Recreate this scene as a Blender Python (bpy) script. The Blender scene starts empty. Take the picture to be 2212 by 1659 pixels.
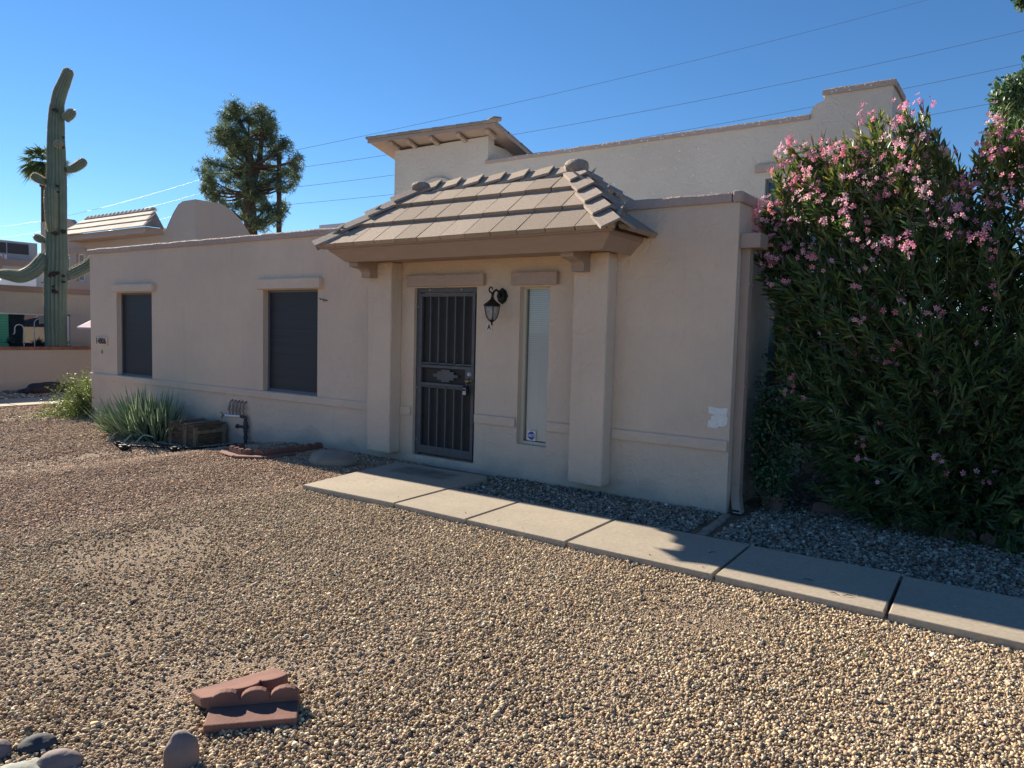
import bpy, math, random
import numpy as np
from mathutils import Vector, Matrix, noise
random.seed(7); rng = np.random.default_rng(7)
PI = math.pi
sc = bpy.context.scene
col = sc.collection

# ------------------------------------------------------------------ camera
CAM = Vector((0, 0, 1.72))
RR = ((0.8169385, 0.5762757, -0.0231), (0, 0, 0), (0, 0, 0))
def cam_axes():
    yaw, pit, rol = math.radians(-35.2135), math.radians(4.0456), math.radians(-1.44635)
    cy, sy, cp, sp = math.cos(yaw), math.sin(yaw), math.cos(pit), math.sin(pit)
    f = Vector((sy * cp, cy * cp, -sp)); r = Vector((cy, -sy, 0)); d = f.cross(r)
    c, s = math.cos(rol), math.sin(rol)
    return c * r + s * d, -s * r + c * d, f
AR, AD, AF = cam_axes()
def at(x, y, dep):
    """world point of a spot of the scene seen in the direction (x, y), dep metres deep"""
    return CAM + AR * ((x - 1106) / 1594.05 * dep) + AD * ((y - 829.5) / 1594.05 * dep) + AF * dep
cd = bpy.data.cameras.new('camera'); cam = bpy.data.objects.new('camera', cd); col.objects.link(cam)
cd.sensor_width = 36; cd.lens = 1594.05 / 2212 * 36; cd.clip_end = 3000; cd.clip_start = 0.05
m = Matrix((AR, -AD, -AF)).transposed().to_4x4(); m.translation = CAM; cam.matrix_world = m
sc.camera = cam

# ------------------------------------------------------------------ light
SUN = Vector((-1.965, .362, 1)).normalized()
w = bpy.data.worlds.new('World'); sc.world = w; w.use_nodes = True
nt = w.node_tree; bg = nt.nodes['Background']
sky = nt.nodes.new('ShaderNodeTexSky'); sky.sky_type = 'NISHITA'; sky.sun_disc = False
sky.sun_elevation = math.asin(SUN.z); sky.sun_rotation = math.atan2(SUN.x, SUN.y)
sky.altitude = 400; sky.air_density = 1.0; sky.dust_density = 0.0; sky.ozone_density = 6.0
hs = nt.nodes.new('ShaderNodeHueSaturation'); hs.inputs['Saturation'].default_value = 1.1; nt.links.new(sky.outputs[0], hs.inputs['Color'])
nt.links.new(hs.outputs[0], bg.inputs[0]); bg.inputs[1].default_value = 0.060
sl = bpy.data.lights.new('sun', 'SUN'); sl.energy = 5.0; sl.angle = math.radians(.53); sl.color = (1, .89, .73)
so = bpy.data.objects.new('sun', sl); col.objects.link(so); so.rotation_euler = SUN.to_track_quat('Z', 'Y').to_euler()
sc.view_settings.view_transform = 'Standard'; sc.view_settings.look = 'None'; sc.view_settings.exposure = 1.24
sc.view_settings.gamma = 1
sc.render.engine = 'CYCLES'

# ------------------------------------------------------------------ materials
def N(t, typ, **kw):
    n = t.nodes.new(typ)
    for k, v in kw.items():
        if k.startswith('i_'): n.inputs[k[2:].replace('_', ' ')].default_value = v
        else: setattr(n, k, v)
    return n
def mat(name, color, color2=None, scale=3.0, detail=5, rough=.85, bump=0.0, bscale=60, bdist=.01, metal=0.0,
        spec=.3, lo=.35, hi=.65, trans=0.0, bump2=0.0, b2scale=8.0, stretch=(1, 1, 1), attr=None):
    mt = bpy.data.materials.new(name); mt.use_nodes = True; t = mt.node_tree
    b = t.nodes['Principled BSDF']; L = t.links
    b.inputs['Roughness'].default_value = rough; b.inputs['Metallic'].default_value = metal
    b.inputs['Specular IOR Level'].default_value = spec
    if trans: b.inputs['Transmission Weight'].default_value = trans
    tc = N(t, 'ShaderNodeTexCoord'); mp = N(t, 'ShaderNodeMapping'); mp.inputs['Scale'].default_value = stretch
    L.new(tc.outputs['Object'], mp.inputs[0])
    src = None
    if attr:
        a = N(t, 'ShaderNodeAttribute', attribute_name=attr); src = a.outputs['Color']
    if color2:
        n = N(t, 'ShaderNodeTexNoise'); n.inputs['Scale'].default_value = scale; n.inputs['Detail'].default_value = detail
        L.new(mp.outputs[0], n.inputs['Vector'])
        r = N(t, 'ShaderNodeMapRange'); r.inputs[1].default_value = lo; r.inputs[2].default_value = hi
        L.new(n.outputs[0], r.inputs[0])
        mx = N(t, 'ShaderNodeMix', data_type='RGBA'); mx.inputs[6].default_value = (*color, 1); mx.inputs[7].default_value = (*color2, 1)
        L.new(r.outputs[0], mx.inputs[0]); c = mx.outputs[2]
        if src:
            mu = N(t, 'ShaderNodeMix', data_type='RGBA', blend_type='MULTIPLY'); mu.inputs[0].default_value = 1
            L.new(c, mu.inputs[6]); L.new(src, mu.inputs[7]); c = mu.outputs[2]
        L.new(c, b.inputs['Base Color']); mt['c'] = 1
    elif src: L.new(src, b.inputs['Base Color'])
    else: b.inputs['Base Color'].default_value = (*color, 1)
    prev = None
    for st, s in ((bump, bscale), (bump2, b2scale)):
        if not st: continue
        n = N(t, 'ShaderNodeTexNoise'); n.inputs['Scale'].default_value = s; n.inputs['Detail'].default_value = 6
        L.new(mp.outputs[0], n.inputs['Vector'])
        bp = N(t, 'ShaderNodeBump'); bp.inputs['Strength'].default_value = st; bp.inputs['Distance'].default_value = bdist
        L.new(n.outputs[0], bp.inputs['Height'])
        if prev: L.new(prev.outputs[0], bp.inputs['Normal'])
        prev = bp
    if prev: L.new(prev.outputs[0], b.inputs['Normal'])
    return mt

def stucco(name, c1, c2, stains=True):
    """hand-trowelled painted stucco: brush swirls, fine grain, faint patches of older paint"""
    mt = bpy.data.materials.new(name); mt.use_nodes = True; t = mt.node_tree; L = t.links
    b = t.nodes['Principled BSDF']; b.inputs['Roughness'].default_value = .82; b.inputs['Specular IOR Level'].default_value = .25
    g = N(t, 'ShaderNodeNewGeometry')
    n1 = N(t, 'ShaderNodeTexNoise'); n1.inputs['Scale'].default_value = .7; n1.inputs['Detail'].default_value = 6; n1.inputs['Roughness'].default_value = .6
    L.new(g.outputs['Position'], n1.inputs['Vector'])
    r1 = N(t, 'ShaderNodeMapRange'); r1.inputs[1].default_value = .38; r1.inputs[2].default_value = .62; L.new(n1.outputs[0], r1.inputs[0])
    m1 = N(t, 'ShaderNodeMix', data_type='RGBA'); m1.inputs[6].default_value = (*c1, 1); m1.inputs[7].default_value = (*c2, 1)
    L.new(r1.outputs[0], m1.inputs[0]); c = m1.outputs[2]
    # vertical brush streaks
    mp = N(t, 'ShaderNodeMapping'); mp.inputs['Scale'].default_value = (22, 22, 1.6); L.new(g.outputs['Position'], mp.inputs[0])
    n2 = N(t, 'ShaderNodeTexNoise'); n2.inputs['Scale'].default_value = 1.5; n2.inputs['Detail'].default_value = 5; L.new(mp.outputs[0], n2.inputs['Vector'])
    r2 = N(t, 'ShaderNodeMapRange'); r2.inputs[1].default_value = .3; r2.inputs[2].default_value = .7; r2.inputs[3].default_value = .988; r2.inputs[4].default_value = 1.012
    L.new(n2.outputs[0], r2.inputs[0])
    m2 = N(t, 'ShaderNodeMix', data_type='RGBA', blend_type='MULTIPLY'); m2.inputs[0].default_value = 1; L.new(c, m2.inputs[6]); L.new(r2.outputs[0], m2.inputs[7]); c = m2.outputs[2]
    if stains:      # splash-dirt band near the ground with a ragged top
        sp = N(t, 'ShaderNodeSeparateXYZ'); L.new(g.outputs['Position'], sp.inputs[0])
        n3 = N(t, 'ShaderNodeTexNoise'); n3.inputs['Scale'].default_value = 2.2; n3.inputs['Detail'].default_value = 7; L.new(g.outputs['Position'], n3.inputs['Vector'])
        ad = N(t, 'ShaderNodeMath', operation='MULTIPLY_ADD'); ad.inputs[1].default_value = -.7; L.new(n3.outputs[0], ad.inputs[0]); L.new(sp.outputs['Z'], ad.inputs[2])
        r3 = N(t, 'ShaderNodeMapRange'); r3.inputs[1].default_value = -.28; r3.inputs[2].default_value = -.08; r3.inputs[3].default_value = .45; r3.inputs[4].default_value = 0; L.new(ad.outputs[0], r3.inputs[0])
        m3 = N(t, 'ShaderNodeMix', data_type='RGBA'); m3.inputs[7].default_value = (.25, .235, .235, 1); L.new(r3.outputs[0], m3.inputs[0]); L.new(c, m3.inputs[6]); c = m3.outputs[2]
    mp7 = N(t, 'ShaderNodeMapping'); mp7.inputs['Scale'].default_value = (3.2, 3.2, .25); L.new(g.outputs['Position'], mp7.inputs[0])
    n7 = N(t, 'ShaderNodeTexNoise'); n7.inputs['Scale'].default_value = 1.6; n7.inputs['Detail'].default_value = 7; n7.inputs['Roughness'].default_value = .7; L.new(mp7.outputs[0], n7.inputs['Vector'])
    r7 = N(t, 'ShaderNodeMapRange'); r7.inputs[1].default_value = .58; r7.inputs[2].default_value = .78; r7.inputs[3].default_value = 1.0; r7.inputs[4].default_value = .90; L.new(n7.outputs[0], r7.inputs[0])
    m7 = N(t, 'ShaderNodeMix', data_type='RGBA', blend_type='MULTIPLY'); m7.inputs[0].default_value = 1; L.new(c, m7.inputs[6]); L.new(r7.outputs[0], m7.inputs[7]); c = m7.outputs[2]
    L.new(c, b.inputs['Base Color'])
    # bumps: trowel swirls (distorted noise), patchy strength, fine sand
    pr = None
    n4 = N(t, 'ShaderNodeTexNoise'); n4.inputs['Scale'].default_value = 5; n4.inputs['Detail'].default_value = 3; n4.inputs['Distortion'].default_value = 2.5
    n5 = N(t, 'ShaderNodeTexNoise'); n5.inputs['Scale'].default_value = 45; n5.inputs['Detail'].default_value = 6
    n6 = N(t, 'ShaderNodeTexNoise'); n6.inputs['Scale'].default_value = 11; n6.inputs['Detail'].default_value = 4; n6.inputs['Distortion'].default_value = 5
    for n, s, d in ((n4, .55, .03), (n6, .35, .014), (n5, .45, .008)):
        L.new(g.outputs['Position'], n.inputs['Vector'])
        bp = N(t, 'ShaderNodeBump'); bp.inputs['Strength'].default_value = s; bp.inputs['Distance'].default_value = d
        L.new(n.outputs[0], bp.inputs['Height'])
        if pr: L.new(pr.outputs[0], bp.inputs['Normal'])
        pr = bp
    L.new(pr.outputs[0], b.inputs['Normal'])
    return mt
M = {}
M['wall'] = stucco('stucco_tan', (.65, .525, .41), (.57, .465, .37))
M['wallup'] = stucco('stucco_upper', (.60, .525, .44), (.55, .48, .40), False)
M['trim'] = stucco('trim_paint', (.44, .345, .295), (.40, .315, .27), False)
M['neigh'] = stucco('stucco_neighbour', (.44, .36, .30), (.42, .345, .29), False)
M['neigh_trim'] = stucco('neighbour_trim', (.30, .20, .165), (.27, .18, .15), False)
M['wood'] = mat('painted_wood', (.36, .265, .21), (.33, .245, .195), 4, rough=.6, bump=.3, bscale=30, stretch=(1, 4, 4), bdist=.004)
M['tile'] = mat('concrete_tile', (.42, .33, .25), (.30, .235, .18), 60, rough=.95, bump=.7, bscale=90, bdist=.006, lo=.3, hi=.75)
M['hiptile'] = mat('hip_tile', (.33, .27, .225), (.25, .205, .175), 40, rough=.95, bump=.7, bscale=80, bdist=.006)
M['mortar'] = mat('mortar', (.34, .28, .235), (.24, .20, .17), 14, rough=.95, bump=.9, bscale=30, bdist=.02)
M['ntile'] = mat('neighbour_tile', (.55, .48, .40), (.48, .42, .35), 10, rough=.9)
M['screen'] = mat('sun_screen', (.027, .030, .040), (.015, .018, .026), 1.2, rough=.5, bump=.15, bscale=400, bdist=.002, stretch=(.4, 1, 42), lo=.3, hi=.7)
M['wframe'] = mat('window_frame_bronze', (.12, .13, .15), rough=.4)
M['creamframe'] = mat('window_frame_cream', (.55, .52, .42), rough=.45)
M['whiteframe'] = mat('white_frame', (.75, .76, .78), rough=.5)
M['iron'] = mat('grey_steel', (.10, .103, .112), (.08, .082, .09), 12, rough=.5, metal=.2, spec=.5)
M['doormesh'] = mat('door_mesh', (.035, .034, .035), (.028, .027, .027), 6, rough=.6, bump=.2, bscale=300, bdist=.002)
M['black'] = mat('black_metal', (.018, .017, .016), (.03, .027, .024), 40, rough=.5, metal=.4, bump=.4, bscale=80, bdist=.004)
M['brass'] = mat('worn_brass', (.35, .28, .14), (.2, .17, .1), 50, rough=.35, metal=.9)
M['grey'] = mat('grey_plastic', (.45, .45, .45), rough=.5)
M['blackplastic'] = mat('black_plastic', (.018, .018, .019), rough=.65, spec=.2)
M['blind'] = mat('blind_white', (.90, .90, .88), rough=.5)
M['cream'] = mat('cream_plate', (.62, .57, .48), rough=.6)
M['ink'] = mat('dark_lettering', (.03, .028, .028), rough=.6)
M['white'] = mat('white_paint', (.80, .80, .78), rough=.6)
M['blue'] = mat('sticker_blue', (.02, .07, .32), rough=.35)
M['patchwhite'] = mat('bare_white_patch', (.75, .75, .73), (.64, .64, .62), 25, rough=.8, bump=.3, bscale=30, bdist=.006)
M['crate'] = mat('crate_wood', (.16, .115, .072), (.05, .036, .024), 7, detail=7, rough=.75, bump=.6, bscale=12, bdist=.01, stretch=(1.2, 1.2, 9))
M['crateb'] = mat('crate_batten', (.30, .215, .14), (.14, .10, .065), 9, rough=.75, bump=.4, bscale=15, bdist=.008, stretch=(8, 8, 1))
M['terra'] = mat('terracotta', (.235, .115, .088), (.16, .082, .066), 9, rough=.9, bump=.5, bscale=120, bdist=.004, lo=.3, hi=.7)
M['terradark'] = mat('terracotta_dusty', (.20, .125, .105), (.14, .09, .08), 9, rough=.9, bump=.5, bscale=90, bdist=.004)
M['brick'] = mat('cap_brick', (.30, .125, .075), (.22, .10, .065), 5, rough=.9)
M['pipe'] = mat('painted_pipe', (.27, .22, .195), (.2, .165, .15), 40, rough=.7, bump=.3, bscale=60, bdist=.004)
M['pipedark'] = mat('galvanised_pipe', (.075, .07, .075), (.045, .042, .045), 30, rough=.6, metal=.3, bump=.4, bscale=70, bdist=.004)
M['trunk'] = mat('bark', (.11, .075, .055), (.06, .042, .032), 12, rough=.95, bump=.8, bscale=20, bdist=.03, stretch=(1, 1, .3))
M['pole'] = mat('pole_wood', (.13, .09, .065), (.08, .055, .042), 12, rough=.9, stretch=(1, 1, .1))
M['stem'] = mat('oleander_stem', (.17, .145, .10), (.11, .095, .065), 20, rough=.8)
M['wire'] = mat('wire', (.16, .17, .19), rough=.5, metal=.5, spec=.5)
M['hvac'] = mat('hvac_grey', (.33, .335, .35), (.30, .305, .32), 3, rough=.55)
M['hvacdark'] = mat('hvac_louver', (.05, .05, .06), (.035, .035, .04), 60, rough=.6, stretch=(.1, .1, 3))
M['hvacwhite'] = mat('hvac_white', (.70, .71, .73), rough=.5)
M['pink'] = mat('umbrella_cloth', (.62, .45, .50), rough=.8)
M['greenblind'] = mat('green_shade', (.10, .42, .25), (.08, .35, .2), 3, rough=.6)
M['curtain'] = mat('curtain', (.35, .33, .29), (.2, .19, .17), 6, rough=.9, stretch=(6, 6, .2))
M['tan_gutter'] = mat('gutter_tan', (.36, .285, .235), (.33, .26, .215), 4, rough=.5)

for k_ in ('tile', 'hiptile', 'ntile', 'brick'):
    t_ = M[k_].node_tree; p_ = t_.nodes['Principled BSDF']; src_ = p_.inputs['Base Color'].links[0].from_socket
    g_ = t_.nodes.new('ShaderNodeNewGeometry'); q_ = t_.nodes.new('ShaderNodeMapRange'); q_.inputs[3].default_value = .82; q_.inputs[4].default_value = 1.12
    t_.links.new(g_.outputs['Random Per Island'], q_.inputs[0]); m_ = t_.nodes.new('ShaderNodeMix'); m_.data_type = 'RGBA'; m_.blend_type = 'MULTIPLY'; m_.inputs[0].default_value = 1
    t_.links.new(src_, m_.inputs[6]); t_.links.new(q_.outputs[0], m_.inputs[7]); t_.links.new(m_.outputs[2], p_.inputs['Base Color'])
def leafmat(name, rough=.45, tr=.25, spec=.4):
    mt = bpy.data.materials.new(name); mt.use_nodes = True; t = mt.node_tree; L = t.links
    b = t.nodes['Principled BSDF']; b.inputs['Roughness'].default_value = rough; b.inputs['Specular IOR Level'].default_value = spec
    a = N(t, 'ShaderNodeAttribute', attribute_name='col'); L.new(a.outputs['Color'], b.inputs['Base Color'])
    tr_ = N(t, 'ShaderNodeBsdfTranslucent'); hs = N(t, 'ShaderNodeHueSaturation'); hs.inputs['Value'].default_value = 1.6; hs.inputs['Saturation'].default_value = 1.15
    L.new(a.outputs['Color'], hs.inputs['Color']); L.new(hs.outputs[0], tr_.inputs['Color'])
    mx = N(t, 'ShaderNodeMixShader'); mx.inputs[0].default_value = tr
    L.new(b.outputs[0], mx.inputs[1]); L.new(tr_.outputs[0], mx.inputs[2]); L.new(mx.outputs[0], t.nodes['Material Output'].inputs[0])
    return mt
M['leaf'] = leafmat('leaf'); M['petal'] = leafmat('petal', .6, .35, .2); M['needle'] = leafmat('needle', .6, .2, .2)
M['succ'] = leafmat('succulent', .42, .05, .45); M['pebble'] = leafmat('pebble', .9, 0, .15)

def glassmat(name, tint=(.02, .03, .03), amt=.5):
    mt = bpy.data.materials.new(name); mt.use_nodes = True; t = mt.node_tree; L = t.links
    t.nodes.remove(t.nodes['Principled BSDF'])
    g = N(t, 'ShaderNodeBsdfGlossy'); g.inputs['Roughness'].default_value = .01
    tr = N(t, 'ShaderNodeBsdfTransparent'); tr.inputs[0].default_value = (.98, 1, .99, 1)
    fr = N(t, 'ShaderNodeFresnel'); fr.inputs[0].default_value = 1.6
    mx = N(t, 'ShaderNodeMixShader'); L.new(fr.outputs[0], mx.inputs[0]); L.new(tr.outputs[0], mx.inputs[1]); L.new(g.outputs[0], mx.inputs[2])
    L.new(mx.outputs[0], t.nodes['Material Output'].inputs[0]); return mt
M['glass'] = glassmat('glass')
M['darkglass'] = mat('dark_glass', (.02, .028, .035), rough=.04, spec=.9)
M['lampglass'] = mat('seeded_glass', (.55, .55, .55), (.35, .35, .35), 30, rough=.15, trans=.5)

def concrete():
    mt = bpy.data.materials.new('concrete'); mt.use_nodes = True; t = mt.node_tree; L = t.links
    b = t.nodes['Principled BSDF']; b.inputs['Roughness'].default_value = .9; b.inputs['Specular IOR Level'].default_value = .2
    g = N(t, 'ShaderNodeNewGeometry')
    def noi(s, d=6, lo=.35, hi=.65, a=0., e=1.):
        n = N(t, 'ShaderNodeTexNoise'); n.inputs['Scale'].default_value = s; n.inputs['Detail'].default_value = d; n.inputs['Roughness'].default_value = .65
        L.new(g.outputs['Position'], n.inputs['Vector'])
        r = N(t, 'ShaderNodeMapRange'); r.inputs[1].default_value = lo; r.inputs[2].default_value = hi; r.inputs[3].default_value = a; r.inputs[4].default_value = e
        L.new(n.outputs[0], r.inputs[0]); return n, r
    _, r1 = noi(1.3); n2, r2 = noi(45, a=.86, e=1.08)
    m1 = N(t, 'ShaderNodeMix', data_type='RGBA'); m1.inputs[6].default_value = (.40, .345, .265, 1); m1.inputs[7].default_value = (.345, .295, .23, 1); L.new(r1.outputs[0], m1.inputs[0])
    m2 = N(t, 'ShaderNodeMix', data_type='RGBA', blend_type='MULTIPLY'); m2.inputs[0].default_value = 1; L.new(m1.outputs[2], m2.inputs[6]); L.new(r2.outputs[0], m2.inputs[7])
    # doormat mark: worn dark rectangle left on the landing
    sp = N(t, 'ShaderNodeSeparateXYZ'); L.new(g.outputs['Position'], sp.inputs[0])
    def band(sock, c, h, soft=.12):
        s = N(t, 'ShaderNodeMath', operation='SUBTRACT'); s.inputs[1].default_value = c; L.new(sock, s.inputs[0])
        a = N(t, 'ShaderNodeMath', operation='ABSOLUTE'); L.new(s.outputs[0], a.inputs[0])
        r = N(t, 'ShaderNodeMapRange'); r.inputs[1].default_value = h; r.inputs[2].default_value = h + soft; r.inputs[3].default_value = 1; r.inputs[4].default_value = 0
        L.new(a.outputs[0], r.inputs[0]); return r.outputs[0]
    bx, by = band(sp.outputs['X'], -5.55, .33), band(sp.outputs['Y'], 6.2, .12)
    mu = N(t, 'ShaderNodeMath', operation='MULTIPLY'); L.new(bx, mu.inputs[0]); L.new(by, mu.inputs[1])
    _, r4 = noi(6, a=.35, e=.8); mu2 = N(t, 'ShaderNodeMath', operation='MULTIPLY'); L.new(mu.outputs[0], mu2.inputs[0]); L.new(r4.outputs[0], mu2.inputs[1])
    # a second paler stain in the sun
    bx2, by2 = band(sp.outputs['X'], -5.75, .1, .35), band(sp.outputs['Y'], 5.45, .05, .2)
    mu3 = N(t, 'ShaderNodeMath', operation='MULTIPLY'); L.new(bx2, mu3.inputs[0]); L.new(by2, mu3.inputs[1])
    _, r5 = noi(5, lo=.45, hi=.7, a=0, e=.5); mu4 = N(t, 'ShaderNodeMath', operation='MULTIPLY'); L.new(mu3.outputs[0], mu4.inputs[0]); L.new(r5.outputs[0], mu4.inputs[1])
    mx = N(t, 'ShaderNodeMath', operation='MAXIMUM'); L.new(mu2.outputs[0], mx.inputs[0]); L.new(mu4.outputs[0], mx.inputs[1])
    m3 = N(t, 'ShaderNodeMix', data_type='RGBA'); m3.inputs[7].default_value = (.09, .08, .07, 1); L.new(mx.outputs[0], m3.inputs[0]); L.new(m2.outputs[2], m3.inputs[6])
    L.new(m3.outputs[2], b.inputs['Base Color'])
    bp = N(t, 'ShaderNodeBump'); bp.inputs['Strength'].default_value = .3; bp.inputs['Distance'].default_value = .004; L.new(n2.outputs[0], bp.inputs['Height']); L.new(bp.outputs[0], b.inputs['Normal'])
    return mt
M['concrete'] = concrete()

def groundmat():
    mt = bpy.data.materials.new('gravel_bed'); mt.use_nodes = True; t = mt.node_tree; L = t.links
    b = t.nodes['Principled BSDF']; b.inputs['Roughness'].default_value = .95; b.inputs['Specular IOR Level'].default_value = .1
    g = N(t, 'ShaderNodeNewGeometry')
    v = N(t, 'ShaderNodeTexVoronoi'); v.inputs['Scale'].default_value = 95; L.new(g.outputs['Position'], v.inputs['Vector'])
    hs = N(t, 'ShaderNodeSeparateColor'); L.new(v.outputs['Color'], hs.inputs[0])
    r = N(t, 'ShaderNodeValToRGB'); e = r.color_ramp.elements
    e[0].color = (.16, .12, .085, 1); e[1].color = (.40, .32, .23, 1)
    for p, c in ((.3, (.30, .215, .145, 1)), (.55, (.34, .255, .175, 1)), (.8, (.30, .235, .19, 1))):
        q = e.new(p); q.color = c
    L.new(hs.outputs[0], r.inputs[0])
    n = N(t, 'ShaderNodeTexNoise'); n.inputs['Scale'].default_value = .8; n.inputs['Detail'].default_value = 5; L.new(g.outputs['Position'], n.inputs['Vector'])
    r2 = N(t, 'ShaderNodeMapRange'); r2.inputs[1].default_value = .3; r2.inputs[2].default_value = .7; r2.inputs[3].default_value = .85; r2.inputs[4].default_value = 1.1; L.new(n.outputs[0], r2.inputs[0])
    mu = N(t, 'ShaderNodeMix', data_type='RGBA', blend_type='MULTIPLY'); mu.inputs[0].default_value = 1; L.new(r.outputs[0], mu.inputs[6]); L.new(r2.outputs[0], mu.inputs[7])
    L.new(mu.outputs[2], b.inputs['Base Color'])
    bp = N(t, 'ShaderNodeBump'); bp.invert = True; bp.inputs['Strength'].default_value = 1; bp.inputs['Distance'].default_value = .02; L.new(v.outputs['Distance'], bp.inputs['Height']); L.new(bp.outputs[0], b.inputs['Normal'])
    return mt
M['ground'] = groundmat()

# ------------------------------------------------------------------ builders
class MB:
    def __init__(s): s.v = []; s.f = []; s.c = None
    def poly(s, pts):
        n = len(s.v); s.v += [tuple(p) for p in pts]; s.f.append(tuple(range(n, n + len(pts)))); return s
    def box(s, x0, x1, y0, y1, z0, z1, T=None):
        p = [Vector(q) for q in ((x0, y0, z0), (x1, y0, z0), (x1, y1, z0), (x0, y1, z0), (x0, y0, z1), (x1, y0, z1), (x1, y1, z1), (x0, y1, z1))]
        return s.hexa(p, T)
    def hexa(s, p, T=None):
        if T is not None: p = [T @ Vector(q) for q in p]
        n = len(s.v); s.v += [tuple(q) for q in p]
        s.f += [tuple(n + i for i in q) for q in ((3, 2, 1, 0), (4, 5, 6, 7), (0, 1, 5, 4), (1, 2, 6, 5), (2, 3, 7, 6), (3, 0, 4, 7))]
        return s
    def prism(s, poly, d, T=None):
        """poly: 3-D points of a flat outline, d: extrusion vector"""
        P0 = [Vector(p) for p in poly]; P1 = [p + Vector(d) for p in P0]
        if T is not None: P0 = [T @ p for p in P0]; P1 = [T @ p for p in P1]
        n = len(s.v); k = len(P0); s.v += [tuple(p) for p in P0 + P1]
        s.f.append(tuple(range(n, n + k))); s.f.append(tuple(range(n + 2 * k - 1, n + k - 1, -1)))
        for i in range(k):
            j = (i + 1) % k; s.f.append((n + j, n + i, n + k + i, n + k + j))
        return s
    def tube(s, path, r, n=8, cap=True, T=None, ribs=0, rib=0.0):
        path = [Vector(p) for p in path]; k = len(path)
        if not hasattr(r, '__len__'): r = [r] * k
        base = len(s.v); up = None
        for i, p in enumerate(path):
            d = (path[min(i + 1, k - 1)] - path[max(i - 1, 0)]).normalized()
            if up is None: up = d.orthogonal().normalized()
            up = (up - d * up.dot(d)).normalized(); sd = d.cross(up)
            for j in range(n):
                a = 2 * PI * j / n; q = r[i] * (1 + rib * math.cos(a * ribs)) if ribs else r[i]
                s.v.append(tuple(p + (up * math.cos(a) + sd * math.sin(a)) * q))
        for i in range(k - 1):
            for j in range(n):
                a = base + i * n + j; b_ = base + i * n + (j + 1) % n; s.f.append((a, b_, b_ + n, a + n))
        if cap: s.f.append(tuple(base + j for j in range(n - 1, -1, -1))); s.f.append(tuple(base + (k - 1) * n + j for j in range(n)))
        if T is not None:
            for i in range(base, len(s.v)): s.v[i] = tuple(T @ Vector(s.v[i]))
        return s
    def lathe(s, prof, c, n=16, axis='Z'):
        c = Vector(c); base = len(s.v)
        for r, h in prof:
            for j in range(n):
                a = 2 * PI * j / n
                o = {'Z': (r * math.cos(a), r * math.sin(a), h), 'Y': (r * math.cos(a), h, r * math.sin(a)), 'X': (h, r * math.cos(a), r * math.sin(a))}[axis]
                s.v.append(tuple(c + Vector(o)))
        for i in range(len(prof) - 1):
            for j in range(n):
                a = base + i * n + j; b_ = base + i * n + (j + 1) % n; s.f.append((a, b_, b_ + n, a + n))
        s.f.append(tuple(base + j for j in range(n))); s.f.append(tuple(base + (len(prof) - 1) * n + j for j in range(n)))
        return s
    def build(s, name, m, parent=None, loc=None, smooth=False, bevel=0, fix=True):
        me = bpy.data.meshes.new(name)
        o0 = Vector(loc) if loc is not None else (Vector(parent['o']) if parent is not None and 'o' in parent else Vector((0, 0, 0)))
        if loc is None and parent is None: o0 = Vector((0, 0, 0))
        v = [tuple(Vector(p) - o0) for p in s.v]
        me.from_pydata(v, [], s.f)
        if fix:
            import bmesh
            b = bmesh.new(); b.from_mesh(me); bmesh.ops.recalc_face_normals(b, faces=b.faces); b.to_mesh(me); b.free()
        me.materials.append(m if not isinstance(m, str) else M[m])
        if smooth: me.polygons.foreach_set('use_smooth', [True] * len(me.polygons))
        o = bpy.data.objects.new(name, me); col.objects.link(o)
        if parent is not None: o.parent = parent; o['_'] = 1; del o['_']
        else: o.location = o0
        OFF[o.name] = o0
        if parent is not None: o['o'] = tuple(o0); PARTS.append(o)
        if bevel:
            bv = o.modifiers.new('bevel', 'BEVEL'); bv.width = bevel; bv.segments = 2; bv.limit_method = 'ANGLE'
        return o
OFF = {}; PARTS = []
def thing(name, label, cat, loc, group=None):
    o = bpy.data.objects.new(name, None); col.objects.link(o); o.location = loc; o['label'] = label; o['category'] = cat
    o['o'] = tuple(loc); o.empty_display_size = .1; PARTS.append(o)
    if group: o['group'] = group
    return o
def tag(o, label, cat, group=None):
    o['label'] = label; o['category'] = cat
    if group: o['group'] = group
    return o
def struct(o, kind='structure', label=None, cat=None):
    o['kind'] = kind
    if label: o['label'] = label; o['category'] = cat
    return o
def npmesh(name, V, F, m, cols=None, parent=None, loc=(0, 0, 0), smooth=False):
    """V (n,3), F (m,k) arrays -> one mesh; cols (n,3) vertex albedo"""
    me = bpy.data.meshes.new(name); V = np.asarray(V, np.float32) - np.asarray(loc, np.float32); F = np.asarray(F, np.int32)
    me.vertices.add(len(V)); me.vertices.foreach_set('co', V.ravel())
    k = F.shape[1]; me.loops.add(F.size); me.loops.foreach_set('vertex_index', F.ravel())
    me.polygons.add(len(F)); me.polygons.foreach_set('loop_start', np.arange(0, F.size, k, dtype=np.int32))
    me.polygons.foreach_set('loop_total', np.full(len(F), k, np.int32))
    if smooth: me.polygons.foreach_set('use_smooth', np.ones(len(F), bool))
    me.update(calc_edges=True)
    if cols is not None:
        a = me.attributes.new('col', 'FLOAT_COLOR', 'POINT'); c = np.ones((len(V), 4), np.float32); c[:, :3] = cols; a.data.foreach_set('color', c.ravel())
    me.materials.append(M[m]); o = bpy.data.objects.new(name, me); col.objects.link(o)
    if parent is not None: o.parent = parent
    else: o.location = loc
    return o
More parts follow.
